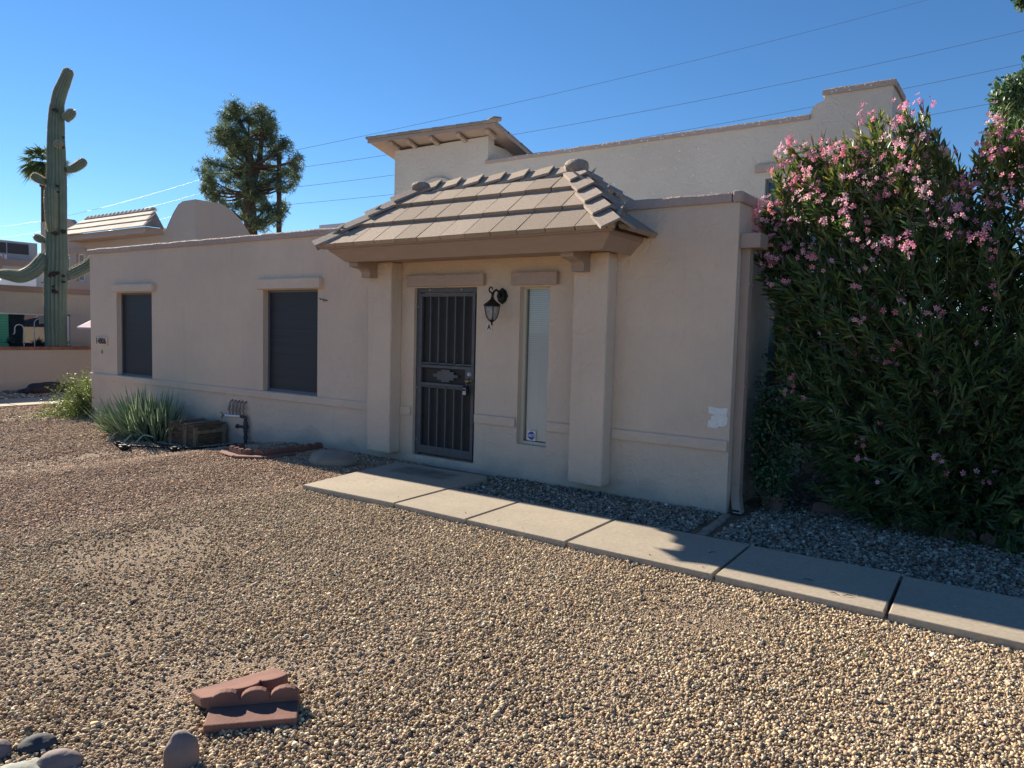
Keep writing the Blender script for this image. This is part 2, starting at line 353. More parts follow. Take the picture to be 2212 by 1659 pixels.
def text(s, name, m, T, size, parent, ext=.004, align='CENTER', bold=0.0, sx=1.0):
    c = bpy.data.curves.new(name, 'FONT'); c.body = s; c.size = size; c.extrude = ext; c.align_x = align; c.align_y = 'CENTER'; c.offset = bold; c.resolution_u = 4
    t = bpy.data.objects.new('tmp', c); col.objects.link(t); bpy.context.view_layer.update()
    me = bpy.data.meshes.new_from_object(t); bpy.data.objects.remove(t)
    o0 = Vector(parent['o']); me.transform(Matrix.Translation(-o0) @ T @ Matrix.Diagonal((sx, 1, 1, 1)))
    me.materials.clear(); me.materials.append(M[m]); o = bpy.data.objects.new(name, me); col.objects.link(o); o.parent = parent; return o
def front(x, y, z):      # text plane facing -Y
    return Matrix.Translation((x, y, z)) @ Matrix.Rotation(PI / 2, 4, 'X')
def sstep(a, b, x):
    t = min(1, max(0, (x - a) / (b - a))); return t * t * (3 - 2 * t)
def gz(x, y):
    return .048 - .168 * sstep(-8.5, -10.1, x) * sstep(2.0, 4.2, y)

# ================================================================== GROUND
xs = list(np.arange(-30, 8.01, .5)); ys = list(np.arange(-6, 30.01, .5))
xs = [-900, -300, -80] + xs + [80, 300, 900]; ys = [-900, -200, -40] + ys + [80, 300, 900]
g = MB()
for y in ys:
    for x in xs: g.v.append((x, y, gz(x, y)))
nx = len(xs)
for j in range(len(ys) - 1):
    for i in range(nx - 1): g.f.append((j * nx + i, j * nx + i + 1, (j + 1) * nx + i + 1, (j + 1) * nx + i))
struct(g.build('ground', 'ground', smooth=True))

# concrete walk: landing + slabs with joint gaps
SL = []
def slab(b, p, z0=-.1, z1=.1):
    c = .008
    P = [Vector((x, y, 0)) for x, y in p]; ctr = sum(P, Vector()) / len(P)
    n = len(b.v); rows = []
    for z, k in ((z0, 0), (z1 - c, 0), (z1 - c * .3, c * .35), (z1, c)):
        for q in P:
            d = (ctr - q).normalized(); b.v.append((q.x + d.x * k * 1.4, q.y + d.y * k * 1.4, z))
    k = len(P)
    for i in range(3):
        for j in range(k): b.f.append((n + i * k + j, n + i * k + (j + 1) % k, n + (i + 1) * k + (j + 1) % k, n + (i + 1) * k + j))
    b.f.append(tuple(n + 3 * k + j for j in range(k)))
b = MB(); jx = [-4.785, -3.91, -2.89, -1.70, -.63, .45, 1.5, 2.6]
slab(b, [(-6.04, 4.88), (-4.79, 4.92), (-4.83, 5.85), (-4.86, 6.45), (-4.93, 6.53), (-6.26, 6.5)], z1=.104)
for i in range(len(jx) - 1):
    o = .012
    yb = 5.80 - .02 * i if i < 4 else 5.69
    slab(b, [(jx[i] + o, 4.92 - .02 * i), (jx[i + 1] - o, 4.90 - .02 * i), (jx[i + 1] - o - .03, yb), (jx[i] + o - .03, yb)])
SLABS = [(-6.24, -4.83, 4.90, 6.53), (-4.9, 2.7, 4.91, 5.82)]
struct(b.build('walkway', 'concrete'))
# narrow concrete border strip at the corner of the house
b = MB()
for k in range(5):
    y0 = 6.74 - k * .18; xo = -2.25 + .09 * k / 5 + random.uniform(-.008, .008); b.box(xo - .035, xo + .035, y0 - .172, y0, -.05, .085 + random.uniform(-.008, .006))
struct(b.build('border_strip', 'mortar', bevel=.02))
# far path behind the yard
b = MB()
for y0, y1 in ((-2, 2.9), (2.93, 4.9), (4.93, 6.6), (6.63, 8.4), (8.43, 10.4), (10.43, 14)): b.box(-18.9, -17.4, y0, y1, -.3, -.085)
struct(b.build('path', 'concrete'))

# ------------------------------------------------------------------ gravel
ICO = None
def ico():
    p = (1 + 5 ** .5) / 2
    v = np.array([(-1, p, 0), (1, p, 0), (-1, -p, 0), (1, -p, 0), (0, -1, p), (0, 1, p), (0, -1, -p), (0, 1, -p), (p, 0, -1), (p, 0, 1), (-p, 0, -1), (-p, 0, 1)], float)
    v /= np.linalg.norm(v[0])
    f = np.array([(0, 11, 5), (0, 5, 1), (0, 1, 7), (0, 7, 10), (0, 10, 11), (1, 5, 9), (5, 11, 4), (11, 10, 2), (10, 7, 6), (7, 1, 8), (3, 9, 4), (3, 4, 2), (3, 2, 6), (3, 6, 8), (3, 8, 9), (4, 9, 5), (2, 4, 11), (6, 2, 10), (8, 6, 7), (9, 8, 1)])
    return v, f
IV, IF = ico()
def pebbles(name, P, size, pal, label, mv=(.6, 1.25)):
    n = len(P); s = size[:, None, None] if hasattr(size, '__len__') else size
    V = IV[None] * (1 + rng.normal(0, .17, (n, 12, 1)))
    V = V * rng.uniform(mv[0], mv[1], (n, 1, 3)) * np.array([1, 1, .8]) * s * .5 * rng.lognormal(0, .22, (n, 1, 1))
    a = rng.uniform(0, 2 * PI, n); b_ = rng.normal(0, .6, n); ca, sa, cb, sb = np.cos(a), np.sin(a), np.cos(b_), np.sin(b_)
    x = V[:, :, 0]; y = V[:, :, 1] * cb[:, None] - V[:, :, 2] * sb[:, None]; z = V[:, :, 1] * sb[:, None] + V[:, :, 2] * cb[:, None]
    V = np.stack([x * ca[:, None] - y * sa[:, None], x * sa[:, None] + y * ca[:, None], z], -1) + P[:, None]
    F = (IF[None] + (np.arange(n) * 12)[:, None, None]).reshape(-1, 3)
    pal = np.array(pal); ci = pal[rng.choice(len(pal), n, p=None)]
    C = ci * np.array([1.20, 1.16, 1.0]) * rng.lognormal(0, .28, (n, 1)); C = np.repeat(C[:, None], 12, 1).reshape(-1, 3)
    o = npmesh(name, V.reshape(-1, 3), F, 'pebble', C, smooth=False)
    return struct(o, 'stuff', label, 'gravel')
def scatter(n, x0, x1, y0, y1, keep):
    x = rng.uniform(x0, x1, n); y = rng.uniform(y0, y1, n); k = keep(x, y); x = x[k]; y = y[k]
    z = np.array([gz(a, c) for a, c in zip(x, y)]); return np.stack([x, y, z], -1)
def onslab(x, y, m=.0):
    r = np.zeros_like(x, bool)
    for a, b_, c, d in SLABS: r |= (x > a - m) & (x < b_ + m) & (y > c - m) & (y < d + m)
    return r
def infrust(x, y, m=.12):
    # inside the picture's field of view on the ground, with a margin for side steps
    dx = x * AF.x + y * AF.y; rx = x * AR.x + y * AR.y
    return (dx > 1.9) & (np.abs(rx) < dx * (.70 + m) + .25)
TAN = [(.40, .31, .215), (.45, .36, .26), (.36, .26, .175), (.32, .245, .18), (.48, .41, .31), (.27, .215, .175), (.38, .29, .23), (.24, .19, .15), (.42, .33, .22), (.34, .30, .26), (.50, .45, .37), (.36, .25, .20), (.20, .17, .15)]
def tuft(x, y): return .75 + .5 * (np.sin(x * 1.7 + 1.3 * np.sin(y * 2.1)) * np.sin(y * 1.9 + x * .6) * .5 + .5)
HOUSE_Y = 6.8
for (x0, x1, y0, y1, dens, sz, nm) in ((-6.4, 3.6, .6, 4.98, 6600, .0140, 0), (-9.6, -6.0, .6, 6.8, 4800, .0152, 1), (-14.6, -9.4, .6, 6.8, 1900, .020, 2), (-17.5, -14.5, -2, 9, 900, .026, 3)):
    A = (x1 - x0) * (y1 - y0)
    P = scatter(int(A * dens), x0, x1, y0, y1, lambda x, y: infrust(x, y) & ~onslab(x, y, -.0) & ((y < 4.97) | (x < -5.9)))
    bare = np.array([noise.noise(Vector((a * .55, c * .8, 4.2))) + .25 * noise.noise(Vector((a * 3, c * 3, 1))) for a, c in P[:, :2]]) + .5 * np.exp(-(((P[:, 0] + 5.2) / .9) ** 2 + ((P[:, 1] - 2.5) / .35) ** 2))
    P = P[rng.random(len(P)) > np.clip((bare - .22) * 2.6, 0, .72)]
    P[:, 2] += rng.uniform(-.004, .010, len(P)) + .003 * np.sin(P[:, 0] * 5 + np.sin(P[:, 1] * 4))
    s = sz * rng.uniform(.75, 1.35, len(P)) * np.where(rng.random(len(P)) < .006, 1.6, 1)
    pebbles('gravel', P, s, TAN if nm < 1 else [(a_ * .98, b_ * .90, c_ * .93) for a_, b_, c_ in TAN], 'tan crushed gravel covering the sunlit front yard' if nm < 1 else ['', 'tan gravel beside the house wall and crate', 'tan gravel left of the aloe clump', 'tan gravel near the far path'][nm])
GREY = [(.22, .20, .185), (.27, .25, .23), (.17, .155, .145), (.13, .115, .11), (.25, .21, .18), (.21, .145, .12), (.33, .31, .29), (.09, .085, .08)]
P = scatter(int(9 * 4.2 * 2400), -4.95, 3.0, 5.6, 9.4, lambda x, y: infrust(x, y, .2) & ~onslab(x, y) & ((y < 6.79) | (x > -2.28)) & ~((x < -2.1) & (x > -2.32) & (y > 5.83)) & ~((x < -4.83) & (y < 6.55)))
P[:, 2] += rng.uniform(-.005, .018, len(P))
pebbles('gravel', P, .027 * rng.uniform(.7, 1.3, len(P)), GREY, 'grey river gravel between the walkway and the house wall')
P = scatter(5000, -21.4, -18.9, 5, 11, lambda x, y: infrust(x, y))
pebbles('gravel', P, .05 * rng.uniform(.7, 1.3, len(P)), GREY, 'grey gravel strip along the far garden wall')

# ================================================================== HOUSE
H = thing('house', 'single-storey tan stucco house with tiled porch roof over its steel-barred front door', 'house', (-8.4, 6.8, 0))
WX0, WX1, WZ0, WZ1, WY, RC = -14.56, -2.29, -.25, 2.965, 6.8, .14
holes = [(-13.59, -12.40, .755, 2.24), (-9.33, -8.115, .755, 2.24), (-6.31, -5.33, .155, 2.23), (-4.72, -4.325, .46, 2.22)]
def wall_holes(b, x0, x1, z0, z1, y, holes, rc):
    X = sorted({x0, x1, *[h[0] for h in holes], *[h[1] for h in holes]}); Z = sorted({z0, z1, *[h[2] for h in holes], *[h[3] for h in holes]})
    for i in range(len(X) - 1):
        for j in range(len(Z) - 1):
            cx, cz = (X[i] + X[i + 1]) / 2, (Z[j] + Z[j + 1]) / 2
            if any(h[0] < cx < h[1] and h[2] < cz < h[3] for h in holes): continue
            b.poly([(X[i], y, Z[j]), (X[i + 1], y, Z[j]), (X[i + 1], y, Z[j + 1]), (X[i], y, Z[j + 1])])
    for a, c, d, e in holes:
        b.poly([(a, y, d), (a, y, e), (a, y + rc, e), (a, y + rc, d)]); b.poly([(c, y, d), (c, y + rc, d), (c, y + rc, e), (c, y, e)])
        b.poly([(a, y, e), (c, y, e), (c, y + rc, e), (a, y + rc, e)]); b.poly([(a, y, d), (a, y + rc, d), (c, y + rc, d), (c, y, d)])
b = MB(); wall_holes(b, WX0, WX1, WZ0, WZ1, WY, holes, RC)
b.poly([(WX0, WY, WZ0), (WX0, WY, WZ1), (WX0, 11, WZ1), (WX0, 11, WZ0)])           # left side
b.poly([(WX1, WY, WZ0), (WX1, 7.24, WZ0), (WX1, 7.24, WZ1), (WX1, WY, WZ1)])        # right pier side
b.poly([(WX1, 7.24, WZ0), (WX1, 7.24, WZ1), (WX1 - .03, 7.24, WZ1), (WX1 - .03, 7.24, WZ0)])
b.poly([(WX1, 7.24, WZ1), (WX1 - .3, 7.24, WZ1), (WX1 - .3, 7.24, 2.6), (WX1, 7.24, 2.6)])
b.build('wall', 'wall', H, fix=False)
b = MB(); b.box(WX0 + .2, WX1 - .3, 7.0, 12.9, 2.5, 2.62); b.build('flat_roof', 'patchwhite', H)
# long side wall running back, with its own window opening
b = MB(); n = len(b.v)
yA, yB, z0, z1, xs_ = 7.24, 13.0, -.25, 2.83, -2.32
w0, w1, wz0, wz1 = 8.0, 8.55, 1.2, 2.1
for a, c, d, e in ((yA, w0, z0, z1), (w0, w1, z0, wz0), (w0, w1, wz1, z1), (w1, yB, z0, z1)):
    b.poly([(xs_, a, d), (xs_, c, d), (xs_, c, e), (xs_, a, e)])
b.box(xs_ - .25, xs_ - .001, yA, yB, z1 - .2, z1 - .001)
b.build('side_wall', 'wall', H, fix=False)
b = MB(); b.box(xs_ - .26, xs_ + .03, yA + .12, yB - .02, z1, z1 + .1); b.build('side_wall_cap', 'trim', H, bevel=.01)
b = MB(); b.prism([(xs_ - .24, 7.245, 2.84), (xs_ - .24, 7.36, 2.84), (xs_ - .24, 7.36, 3.02), (xs_ - .24, 7.245, 2.96)], (.22, 0, 0)); b.build('coated_patch', 'patchwhite', H)
wn = MB().box(xs_ - .08, xs_ - .06, w0, w1, wz0, wz1).build('window', 'screen', H)
MB().box(xs_ - .07, xs_ + .02, w0 - .05, w1 + .05, wz1, wz1 + .06).build('frame', 'whiteframe', wn)

def cap(b, x0, x1, y0, y1, z0, z1, seg=.12, j=.004):
    """parapet cap with a slightly uneven troweled top edge"""
    n = max(2, int((x1 - x0) / seg)); rows = []
    prof = [(y0, z0), (y0, z1 - .02), (y0 + .012, z1 - .004), (y0 + .03, z1), (y1, z1), (y1, z0)]
    base = len(b.v)
    for i in range(n + 1):
        x = x0 + (x1 - x0) * i / n; dz = noise.noise(Vector((x * 3, 0, 1))) * j * 2 + random.uniform(-j, j); dy = random.uniform(-j, j) * .6
        for q, (y, z) in enumerate(prof): b.v.append((x, y + (dy if q < 4 else 0), z + (dz if 0 < q < 5 else 0)))
    k = len(prof)
    for i in range(n):
        for q in range(k): a = base + i * k + q; c = base + i * k + (q + 1) % k; b.f.append((a, c, c + k, a + k))
    b.f.append(tuple(base + q for q in range(k))); b.f.append(tuple(base + n * k + q for q in range(k)))
b = MB(); cap(b, WX0 - .03, -2.36, WY - .03, 7.12, 2.965, 3.06); b.build('parapet_cap', 'trim', H)
# right-hand pier head, thicker and chamfered
b = MB(); b.prism([(-2.355, WY - .035, 2.96), (-2.30, WY - .035, 2.96), (-2.262, WY, 2.96), (-2.262, 7.25, 2.96), (-2.6, 7.25, 2.96), (-2.6, WY + .1, 2.96), (-2.355, WY + .1, 2.96)], (0, 0, .105)); b.build('pier_cap', 'trim', H, bevel=.02)
b = MB()
for x0, x1 in ((WX0 - .02, -6.915), (-6.515, -6.335), (-5.32, -4.735), (-4.315, -3.925), (-3.515, -2.30)):
    b.box(x0, x1, WY - .028, WY + .002, .645, .75)
b.build('trim_band', 'wall', H, bevel=.008)
for x0, x1, z0, z1 in ((-13.63, -12.275, 2.255, 2.385), (-9.41, -8.01, 2.25, 2.395)):
    MB().box(x0, x1, WY - .07, WY + .003, z0, z1).build('lintel', 'wall', H, bevel=.008)
for x0, x1, z0, z1 in ((-6.40, -5.20, 2.245, 2.38), (-4.81, -4.21, 2.24, 2.38)):
    MB().box(x0, x1, WY - .06, WY + .003, z0, z1).build('lintel', 'trim', H, bevel=.006)
for a, c, d, e in holes[:2]:
    f = MB()
    for q in ((a, a + .03, d, e), (c - .03, c, d, e), (a + .03, c - .03, e - .03, e), (a + .03, c - .03, d, d + .035)): f.box(q[0], q[1], WY + .085, WY + .135, q[2], q[3])
    fo = f.build('window', 'wframe', H)
    MB().box(a + .025, c - .025, WY + .10, WY + .112, d + .03, e - .025).build('sun_screen', 'screen', fo)
# columns
for x0 in (-6.92, -3.92):
    b = MB(); b.box(x0, x0 + .40, 6.6, WY + .002, .16, 2.543); b.build('column', 'wall', H, bevel=.018)
# porch roof --------------------------------------------------------
YE, ZE, YR, ZR = 6.02, 2.685, 6.93, 3.455
XL, XR, RL, RR_ = -7.19, -3.13, -6.36, -4.10
def tile_face(b, O, U, V, Nn, Lf, Rf, t0=0, wt=.33, off=0.0, ulen=4.0, courses=(0, .335, .67, .985), clip=None):
    for ci in range(len(courses) - 1):
        a, c = courses[ci], courses[ci + 1]
        if c < t0: continue
        u = off * ci * wt - 2 * wt
        while u < ulen + wt:
            u0, u1 = u + .006, u + wt - .006 + random.uniform(-.001, .001); u += wt
            la0, ra0, la1, ra1 = max(u0, Lf(a)), min(u1, Rf(a)), max(u0, Lf(c)), min(u1, Rf(c))
            if ra0 - la0 < .01 and ra1 - la1 < .01: continue
            if ra0 < la0: la0 = ra0 = min(max((la0 + ra0) / 2, u0), u1)
            if ra1 < la1: la1 = ra1 = min(max((la1 + ra1) / 2, u0), u1)
            th = .048 + random.uniform(-.003, .003); ov = c + .03
            p = [O + U * la0 + V * (a - .012) - Nn * .0, O + U * ra0 + V * (a - .012), O + U * ra1 + V * ov, O + U * la1 + V * ov]
            q = [p[0] + Nn * th, p[1] + Nn * th, p[2] + Nn * .006, p[3] + Nn * .006]
            b.hexa([p[0], p[1], p[2], p[3], q[0], q[1], q[2], q[3]])
O = Vector((XL, YE, ZE)); V = Vector((0, YR - YE, ZR - ZE)); U = Vector((1, 0, 0)); Nn = U.cross(V).normalized()
W_ = XR - XL; dl, dr = RL - XL, XR - RR_
b = MB(); tile_face(b, O, U, V, Nn, lambda t: dl * t + .02, lambda t: W_ - dr * t - .02, off=.0, ulen=W_)
# right face (mirrors over the ridge), left face, back face
D2 = 2 * (YR - YE)
O2 = Vector((XR, YE, ZE)); V2 = Vector((RR_ - XR, 0, ZR - ZE)); U2 = Vector((0, 1, 0)); N2 = U2.cross(V2).normalized()
yb = 7.42 - YE
tile_face(b, O2, U2, V2, N2, lambda t: (YR - YE) * t + .02, lambda t: min(D2 - (YR - YE) * t, yb if t > .5 else 6.9 - YE), ulen=1.6)
O3 = Vector((XL, YE + D2, ZE)); V3 = Vector((RL - XL, 0, ZR - ZE)); U3 = Vector((0, -1, 0)); N3 = U3.cross(V3).normalized()
tile_face(b, O3, U3, V3, N3, lambda t: max((YR - YE) * t, D2 - yb if t > .5 else D2 - (6.9 - YE)), lambda t: D2 - (YR - YE) * t - .02, ulen=2)
tb = (7.24 - YR) / (YR - YE)
O4 = Vector((XR, YE + D2, ZE)); V4 = Vector((0, -(YR - YE), ZR - ZE)); U4 = Vector((-1, 0, 0)); N4 = U4.cross(V4).normalized()
tile_face(b, O4, U4, V4, N4, lambda t: dr * t, lambda t: W_ - dl * t, ulen=W_, courses=(.50, .74, .985))
roof = b.build('porch_roof', 'tile', H)
# solid deck under the tiles
b = MB(); k = .985
b.prism([(XL + .06, YE + .03, ZE - .002), (XR - .06, YE + .03, ZE - .002), (RR_, YR, ZR - .012), (RL, YR, ZR - .012)], (0, .0, -.001))
b.poly([(XR - .06, YE + .03, ZE - .01), (XR - .06, 6.85, ZE - .012), (RR_, YR, ZR - .02)]); b.poly([(XL + .06, YE + .03, ZE - .01), (XL + .06, 6.85, ZE - .01), (RL, YR, ZR - .02)])
b.build('roof_deck', 'wood', roof, fix=False)
def hipcaps(b, A, B, wa, wb, nn, n, w=.145, th=.022, ext=.05, lift=.035):
    """angular cap tiles from A (low) to B (high); wa, wb: wing directions"""
    A, B = Vector(A), Vector(B); d = (B - A); L_ = d.length; d.normalize(); nn = Vector(nn).normalized()
    wa = Vector(wa).normalized(); wb = Vector(wb).normalized()
    for i in range(n):
        s0 = L_ * i / n - .02; s1 = L_ * (i + 1) / n + ext
        def sec(s, lf):
            c = A + d * s + nn * (lf + .045)
            pts = [c + wa * w, c + nn * .008, c + wb * w]
            return [p + nn * 0 for p in pts] + [p - nn * th for p in reversed(pts)]
        lo = sec(s0, lift + random.uniform(-.004, .004)); hi = sec(min(s1, L_ + .02), .0)
        n0 = len(b.v); b.v += [tuple(p) for p in lo + hi]
        b.f.append(tuple(range(n0, n0 + 6))); b.f.append(tuple(range(n0 + 11, n0 + 5, -1)))
        for j in range(6): b.f.append((n0 + j, n0 + (j + 1) % 6, n0 + 6 + (j + 1) % 6, n0 + 6 + j))
def wing(hd, Nf, toward):   # direction inside a face perpendicular to hip
    w = Vector(Nf).cross(Vector(hd)); w = w if w.dot(Vector(toward)) > 0 else -w; return w.normalized()
b = MB()
hd = Vector((RR_ - XR, YR - YE, ZR - ZE)).normalized(); Nm = (Nn + N2).normalized()
hipcaps(b, (XR, YE, ZE), (RR_, YR, ZR), wing(hd, Nn, (-1, 0, 0)), wing(hd, N2, (0, 1, 0)), Nm, 5, w=.18, th=.028, lift=.05)
b.build('hip_tiles', 'hiptile', roof); b = MB()
hd = Vector((XR - RR_, YR - YE, -(ZR - ZE))).normalized() * -1
hipcaps(b, (RR_ + .5 * (XR - RR_), YR + .5 * (YR - YE), ZE + .5 * (ZR - ZE)), (RR_, YR, ZR), wing(hd, N2, (0, -1, 0)), wing(hd, N4, (-1, 0, 0)), (N2 + N4), 3, w=.15)
b.build('hip_tiles', 'hiptile', roof); b = MB()
hd = Vector((RL - XL, YR - YE, ZR - ZE)).normalized(); Nm = (Nn + N3).normalized()
hipcaps(b, (XL, YE, ZE), (RL, YR, ZR), wing(hd, Nn, (1, 0, 0)), wing(hd, N3, (0, 1, 0)), Nm, 4, w=.16, th=.028, lift=.05)
b.build('hip_tiles', 'hiptile', roof)
b = MB(); hipcaps(b, (RR_ + .0, YR, ZR - .01), (RL, YR, ZR - .01), V.normalized() * -1, Vector((0, 1, -.8)), (0, 0, 1), 7, w=.14, ext=.03, lift=.05, th=.028)
b.build('ridge_tiles', 'tile', roof)
def lump(c, r, seed=0, sub=3, amp=.18, fr=1.6):
    import bmesh
    bm = bmesh.new(); bmesh.ops.create_icosphere(bm, subdivisions=sub, radius=1)
    b = MB()
    for v in bm.verts:
        p = v.co.copy(); k = 1 + amp * noise.noise(p * fr + Vector((seed * 7.3, seed, 0)))+ amp*.3*noise.noise(p * fr*3 + Vector((seed * 7.3, seed, 0)))
        b.v.append((p.x * r[0] * k, p.y * r[1] * k, p.z * r[2] * k))
    b.f = [tuple(v.index for v in f.verts) for f in bm.faces]; bm.free(); return b
def place(b, T): b.v = [tuple(T @ Vector(v)) for v in b.v]; return b
for c, r in (((RR_ + .0, YR - .03, ZR + .03), (.14, .12, .09)), ((RL + .02, YR - .02, ZR + .025), (.13, .11, .07))):
    place(lump(c, r, 3, amp=.12), Matrix.Translation(c)).build('ridge_end_cap', 'mortar', roof, smooth=True)
# fascia: sloping moulding with a thin upper board, soffit
b = MB()
o1 = [(XL + .07, YE + .035), (XR - .07, YE + .035)]
def ring(b, x0, x1, y0, z0, x2, x3, y1, z1):
    b.poly([(x0, y0, z0), (x1, y0, z0), (x3, y1, z1), (x2, y1, z1)])
    b.poly([(x1, y0, z0), (x1, 6.8, z0), (x3, 6.8, z1), (x3, y1, z1)])
    b.poly([(x0, y0, z0), (x2, y1, z1), (x2, 6.8, z1), (x0, 6.8, z0)])
ring(b, -7.07, -3.24, 6.075, 2.683, -7.06, -3.25, 6.085, 2.635)
ring(b, -7.055, -3.255, 6.092, 2.635, -6.89, -3.38, 6.20, 2.512)
b.poly([(-7.07, 6.075, 2.683), (-3.24, 6.075, 2.683), (-3.24, 6.8, 2.683), (-7.07, 6.8, 2.683)])
b.poly([(-7.06, 6.085, 2.635), (-3.25, 6.085, 2.635), (-3.255, 6.092, 2.635), (-7.055, 6.092, 2.635)])
b.poly([(-6.89, 6.20, 2.512), (-3.38, 6.20, 2.512), (-3.38, 6.24, 2.512), (-6.89, 6.24, 2.512)])
b.poly([(-6.89, 6.24, 2.512), (-3.38, 6.24, 2.512), (-3.38, 6.24, 2.545), (-6.89, 6.24, 2.545)])
b.poly([(-6.89, 6.24, 2.545), (-3.38, 6.24, 2.545), (-3.38, 6.8, 2.545), (-6.89, 6.8, 2.545)])
b.build('fascia', 'wood', H, fix=False)
MB().box(-7.13, -3.19, 6.03, 6.073, 2.66, 2.684).build('drip_edge', 'wood', roof)
for xc in (-6.83, -3.80):
    pts = []
    for i in range(9): a = i / 8 * PI / 2; pts.append((6.36 + .09 * math.sin(a), 2.45 - .0 - .055 * (1 - math.cos(a))))
    prof = [(6.599, 2.544), (6.26, 2.544), (6.26, 2.47), (6.33, 2.455)] + [(y + .02, z) for y, z in pts] + [(6.47, 2.345), (6.599, 2.345)]
    b = MB(); b.prism([(xc - .075, y, z) for y, z in prof], (.15, 0, 0)); b.build('corbel', 'wood', H, bevel=.003)
# door ----------------------------------------------------------------
dx0, dx1, dz0, dz1 = -6.31, -5.33, .155, 2.23
dfm = MB()
for q in ((dx0, dx0 + .05, dz0, dz1), (dx1 - .035, dx1, dz0, dz1), (dx0 + .05, dx1 - .035, dz1 - .055, dz1)): dfm.box(q[0], q[1], 6.845, 6.935, q[2], q[3])
door = dfm.build('security_door', 'iron', H, bevel=.003)
b = MB(); X0, X1, Z0, Z1 = -6.25, -5.375, .185, 2.165; w = .042
for q in ((X0, X0 + w, Z0, Z1), (X1 - w, X1, Z0, Z1), (X0 + w, X1 - w, Z1 - w, Z1), (X0 + w, X1 - w, Z0, Z0 + .10), (X0 + w, X1 - w, 1.255, 1.29), (X0 + w, X1 - w, 1.035, 1.07)): b.box(q[0], q[1], 6.83, 6.868, q[2], q[3])
b.box(X1 - .135, X1 - w, 6.832, 6.866, 1.07, 1.255)
b.build('door_leaf', 'iron', door, bevel=.003)
MB().box(X0 + .02, X1 - .02, 6.878, 6.884, Z0 + .05, Z1 - .02).build('mesh_screen', 'doormesh', door)
for k in range(5):
    x = X0 + w + (k + 1) * (X1 - X0 - 2 * w) / 6
    for a, c in ((1.29, Z1 - w), (Z0 + .10, 1.035)): MB().box(x - .0085, x + .0085, 6.838, 6.856, a, c).build('bar', 'iron', door)
b = MB()
for z, x_ in ((1.29 - .01, .0), (1.035 + .03, .0)): pass
for za, zb_ in ((1.262, 1.30), (1.028, 1.062)): b.box(X0 + w, X1 - w, 6.838, 6.856, 1.30 if za > 1.2 else 1.012, 1.318 if za > 1.2 else 1.03)
b.build('crossbar', 'iron', door)
ox, oz = -5.825, 1.165
st = [(-.19, .018), (-.19, -.018), (-.13, -.018), (-.145, -.047), (-.115, -.047), (-.085, -.047), (-.045, -.047), (-.07, -.068), (.07, -.068), (.045, -.047), (.115, -.047), (.145, -.047), (.13, -.018), (.19, -.018), (.19, .018), (.13, .018), (.145, .047), (.045, .047), (.07, .068), (-.07, .068), (-.045, .047), (-.145, .047), (-.13, .018)]
b = MB()
for a, c, d, e in ((-.195, .195, -.018, .018), (-.13, .13, -.05, .05), (-.065, .065, -.075, .075)): b.box(ox + a, ox + c, 6.842 + abs(e) * .02, 6.850 + e * .04, oz + d, oz + e)
b.build('ornament', 'iron', door)
b = MB(); b.lathe([(.0, -.03), (.018, -.03), (.024, -.022), (.026, -.005), (.028, .0)], (-5.435, 6.832, 1.205), 14, 'Y'); b.build('deadbolt', 'grey', door, smooth=False)
b = MB(); b.lathe([(.0, -.075), (.018, -.075), (.03, -.06), (.03, -.045), (.012, -.03), (.012, -.01), (.032, -.006), (.032, 0)], (-5.435, 6.832, 1.125), 16, 'Y'); b.build('knob', 'brass', door, smooth=True)
for z in (.33, 1.2, 2.0):
    b = MB(); b.lathe([(.012, -.05), (.012, .05)], (dx0 + .052, 6.835, z), 8); b.build('hinge', 'iron', door)
for x, z in ((-6.10, 2.205), (-5.6, 2.205), (-6.29, 1.0), (-6.29, 2.0), (-5.345, 2.0), (-5.345, 1.05), (-6.285, .35)): MB().lathe([(.0, -.004), (.006, -.003), (.006, 0)], (x, 6.844, z), 8, 'Y').build('screw', 'white', door)
MB().box(-5.352, -5.338, 6.838, 6.8445, 1.43, 1.55).build('strike_plate', 'white', door)
# sidelight window ----------------------------------------------------
sx0, sx1, sz0, sz1 = holes[3]
f = MB()
for q in ((sx0, sx0 + .035, sz0, sz1), (sx1 - .02, sx1, sz0, sz1), (sx0 + .035, sx1 - .02, sz1 - .02, sz1), (sx0 + .035, sx1 - .02, sz0, sz0 + .03)): f.box(q[0], q[1], WY + .075, WY + .135, q[2], q[3])
sl_ = f.build('window', 'creamframe', H)
MB().poly([(sx0 + .03, WY + .10, sz0 + .02), (sx1 - .01, WY + .10, sz0 + .02), (sx1 - .01, WY + .10, sz1 - .01), (sx0 + .03, WY + .10, sz1 - .01)]).build('pane', 'glass', sl_, fix=False)
b = MB(); z = sz0 + .04
while z < sz1 - .03:
    b.hexa([(sx0 + .045, WY + .118, z), (sx1 - .008, WY + .118, z), (sx1 - .008, WY + .131, z + .0225), (sx0 + .045, WY + .131, z + .0225), (sx0 + .045, WY + .1195, z), (sx1 - .008, WY + .1195, z), (sx1 - .008, WY + .1325, z + .0225), (sx0 + .045, WY + .1325, z + .0225)]); z += .024
b.box(sx0 + .20, sx0 + .203, WY + .112, WY + .114, sz0 + .04, sz1 - .02)
b.build('blind', 'blind', sl_)
MB().box(sx0 - .1, sx1 + .1, WY + .30, WY + .32, sz0 - .1, sz1 + .1).build('room_backing', 'curtain', sl_)
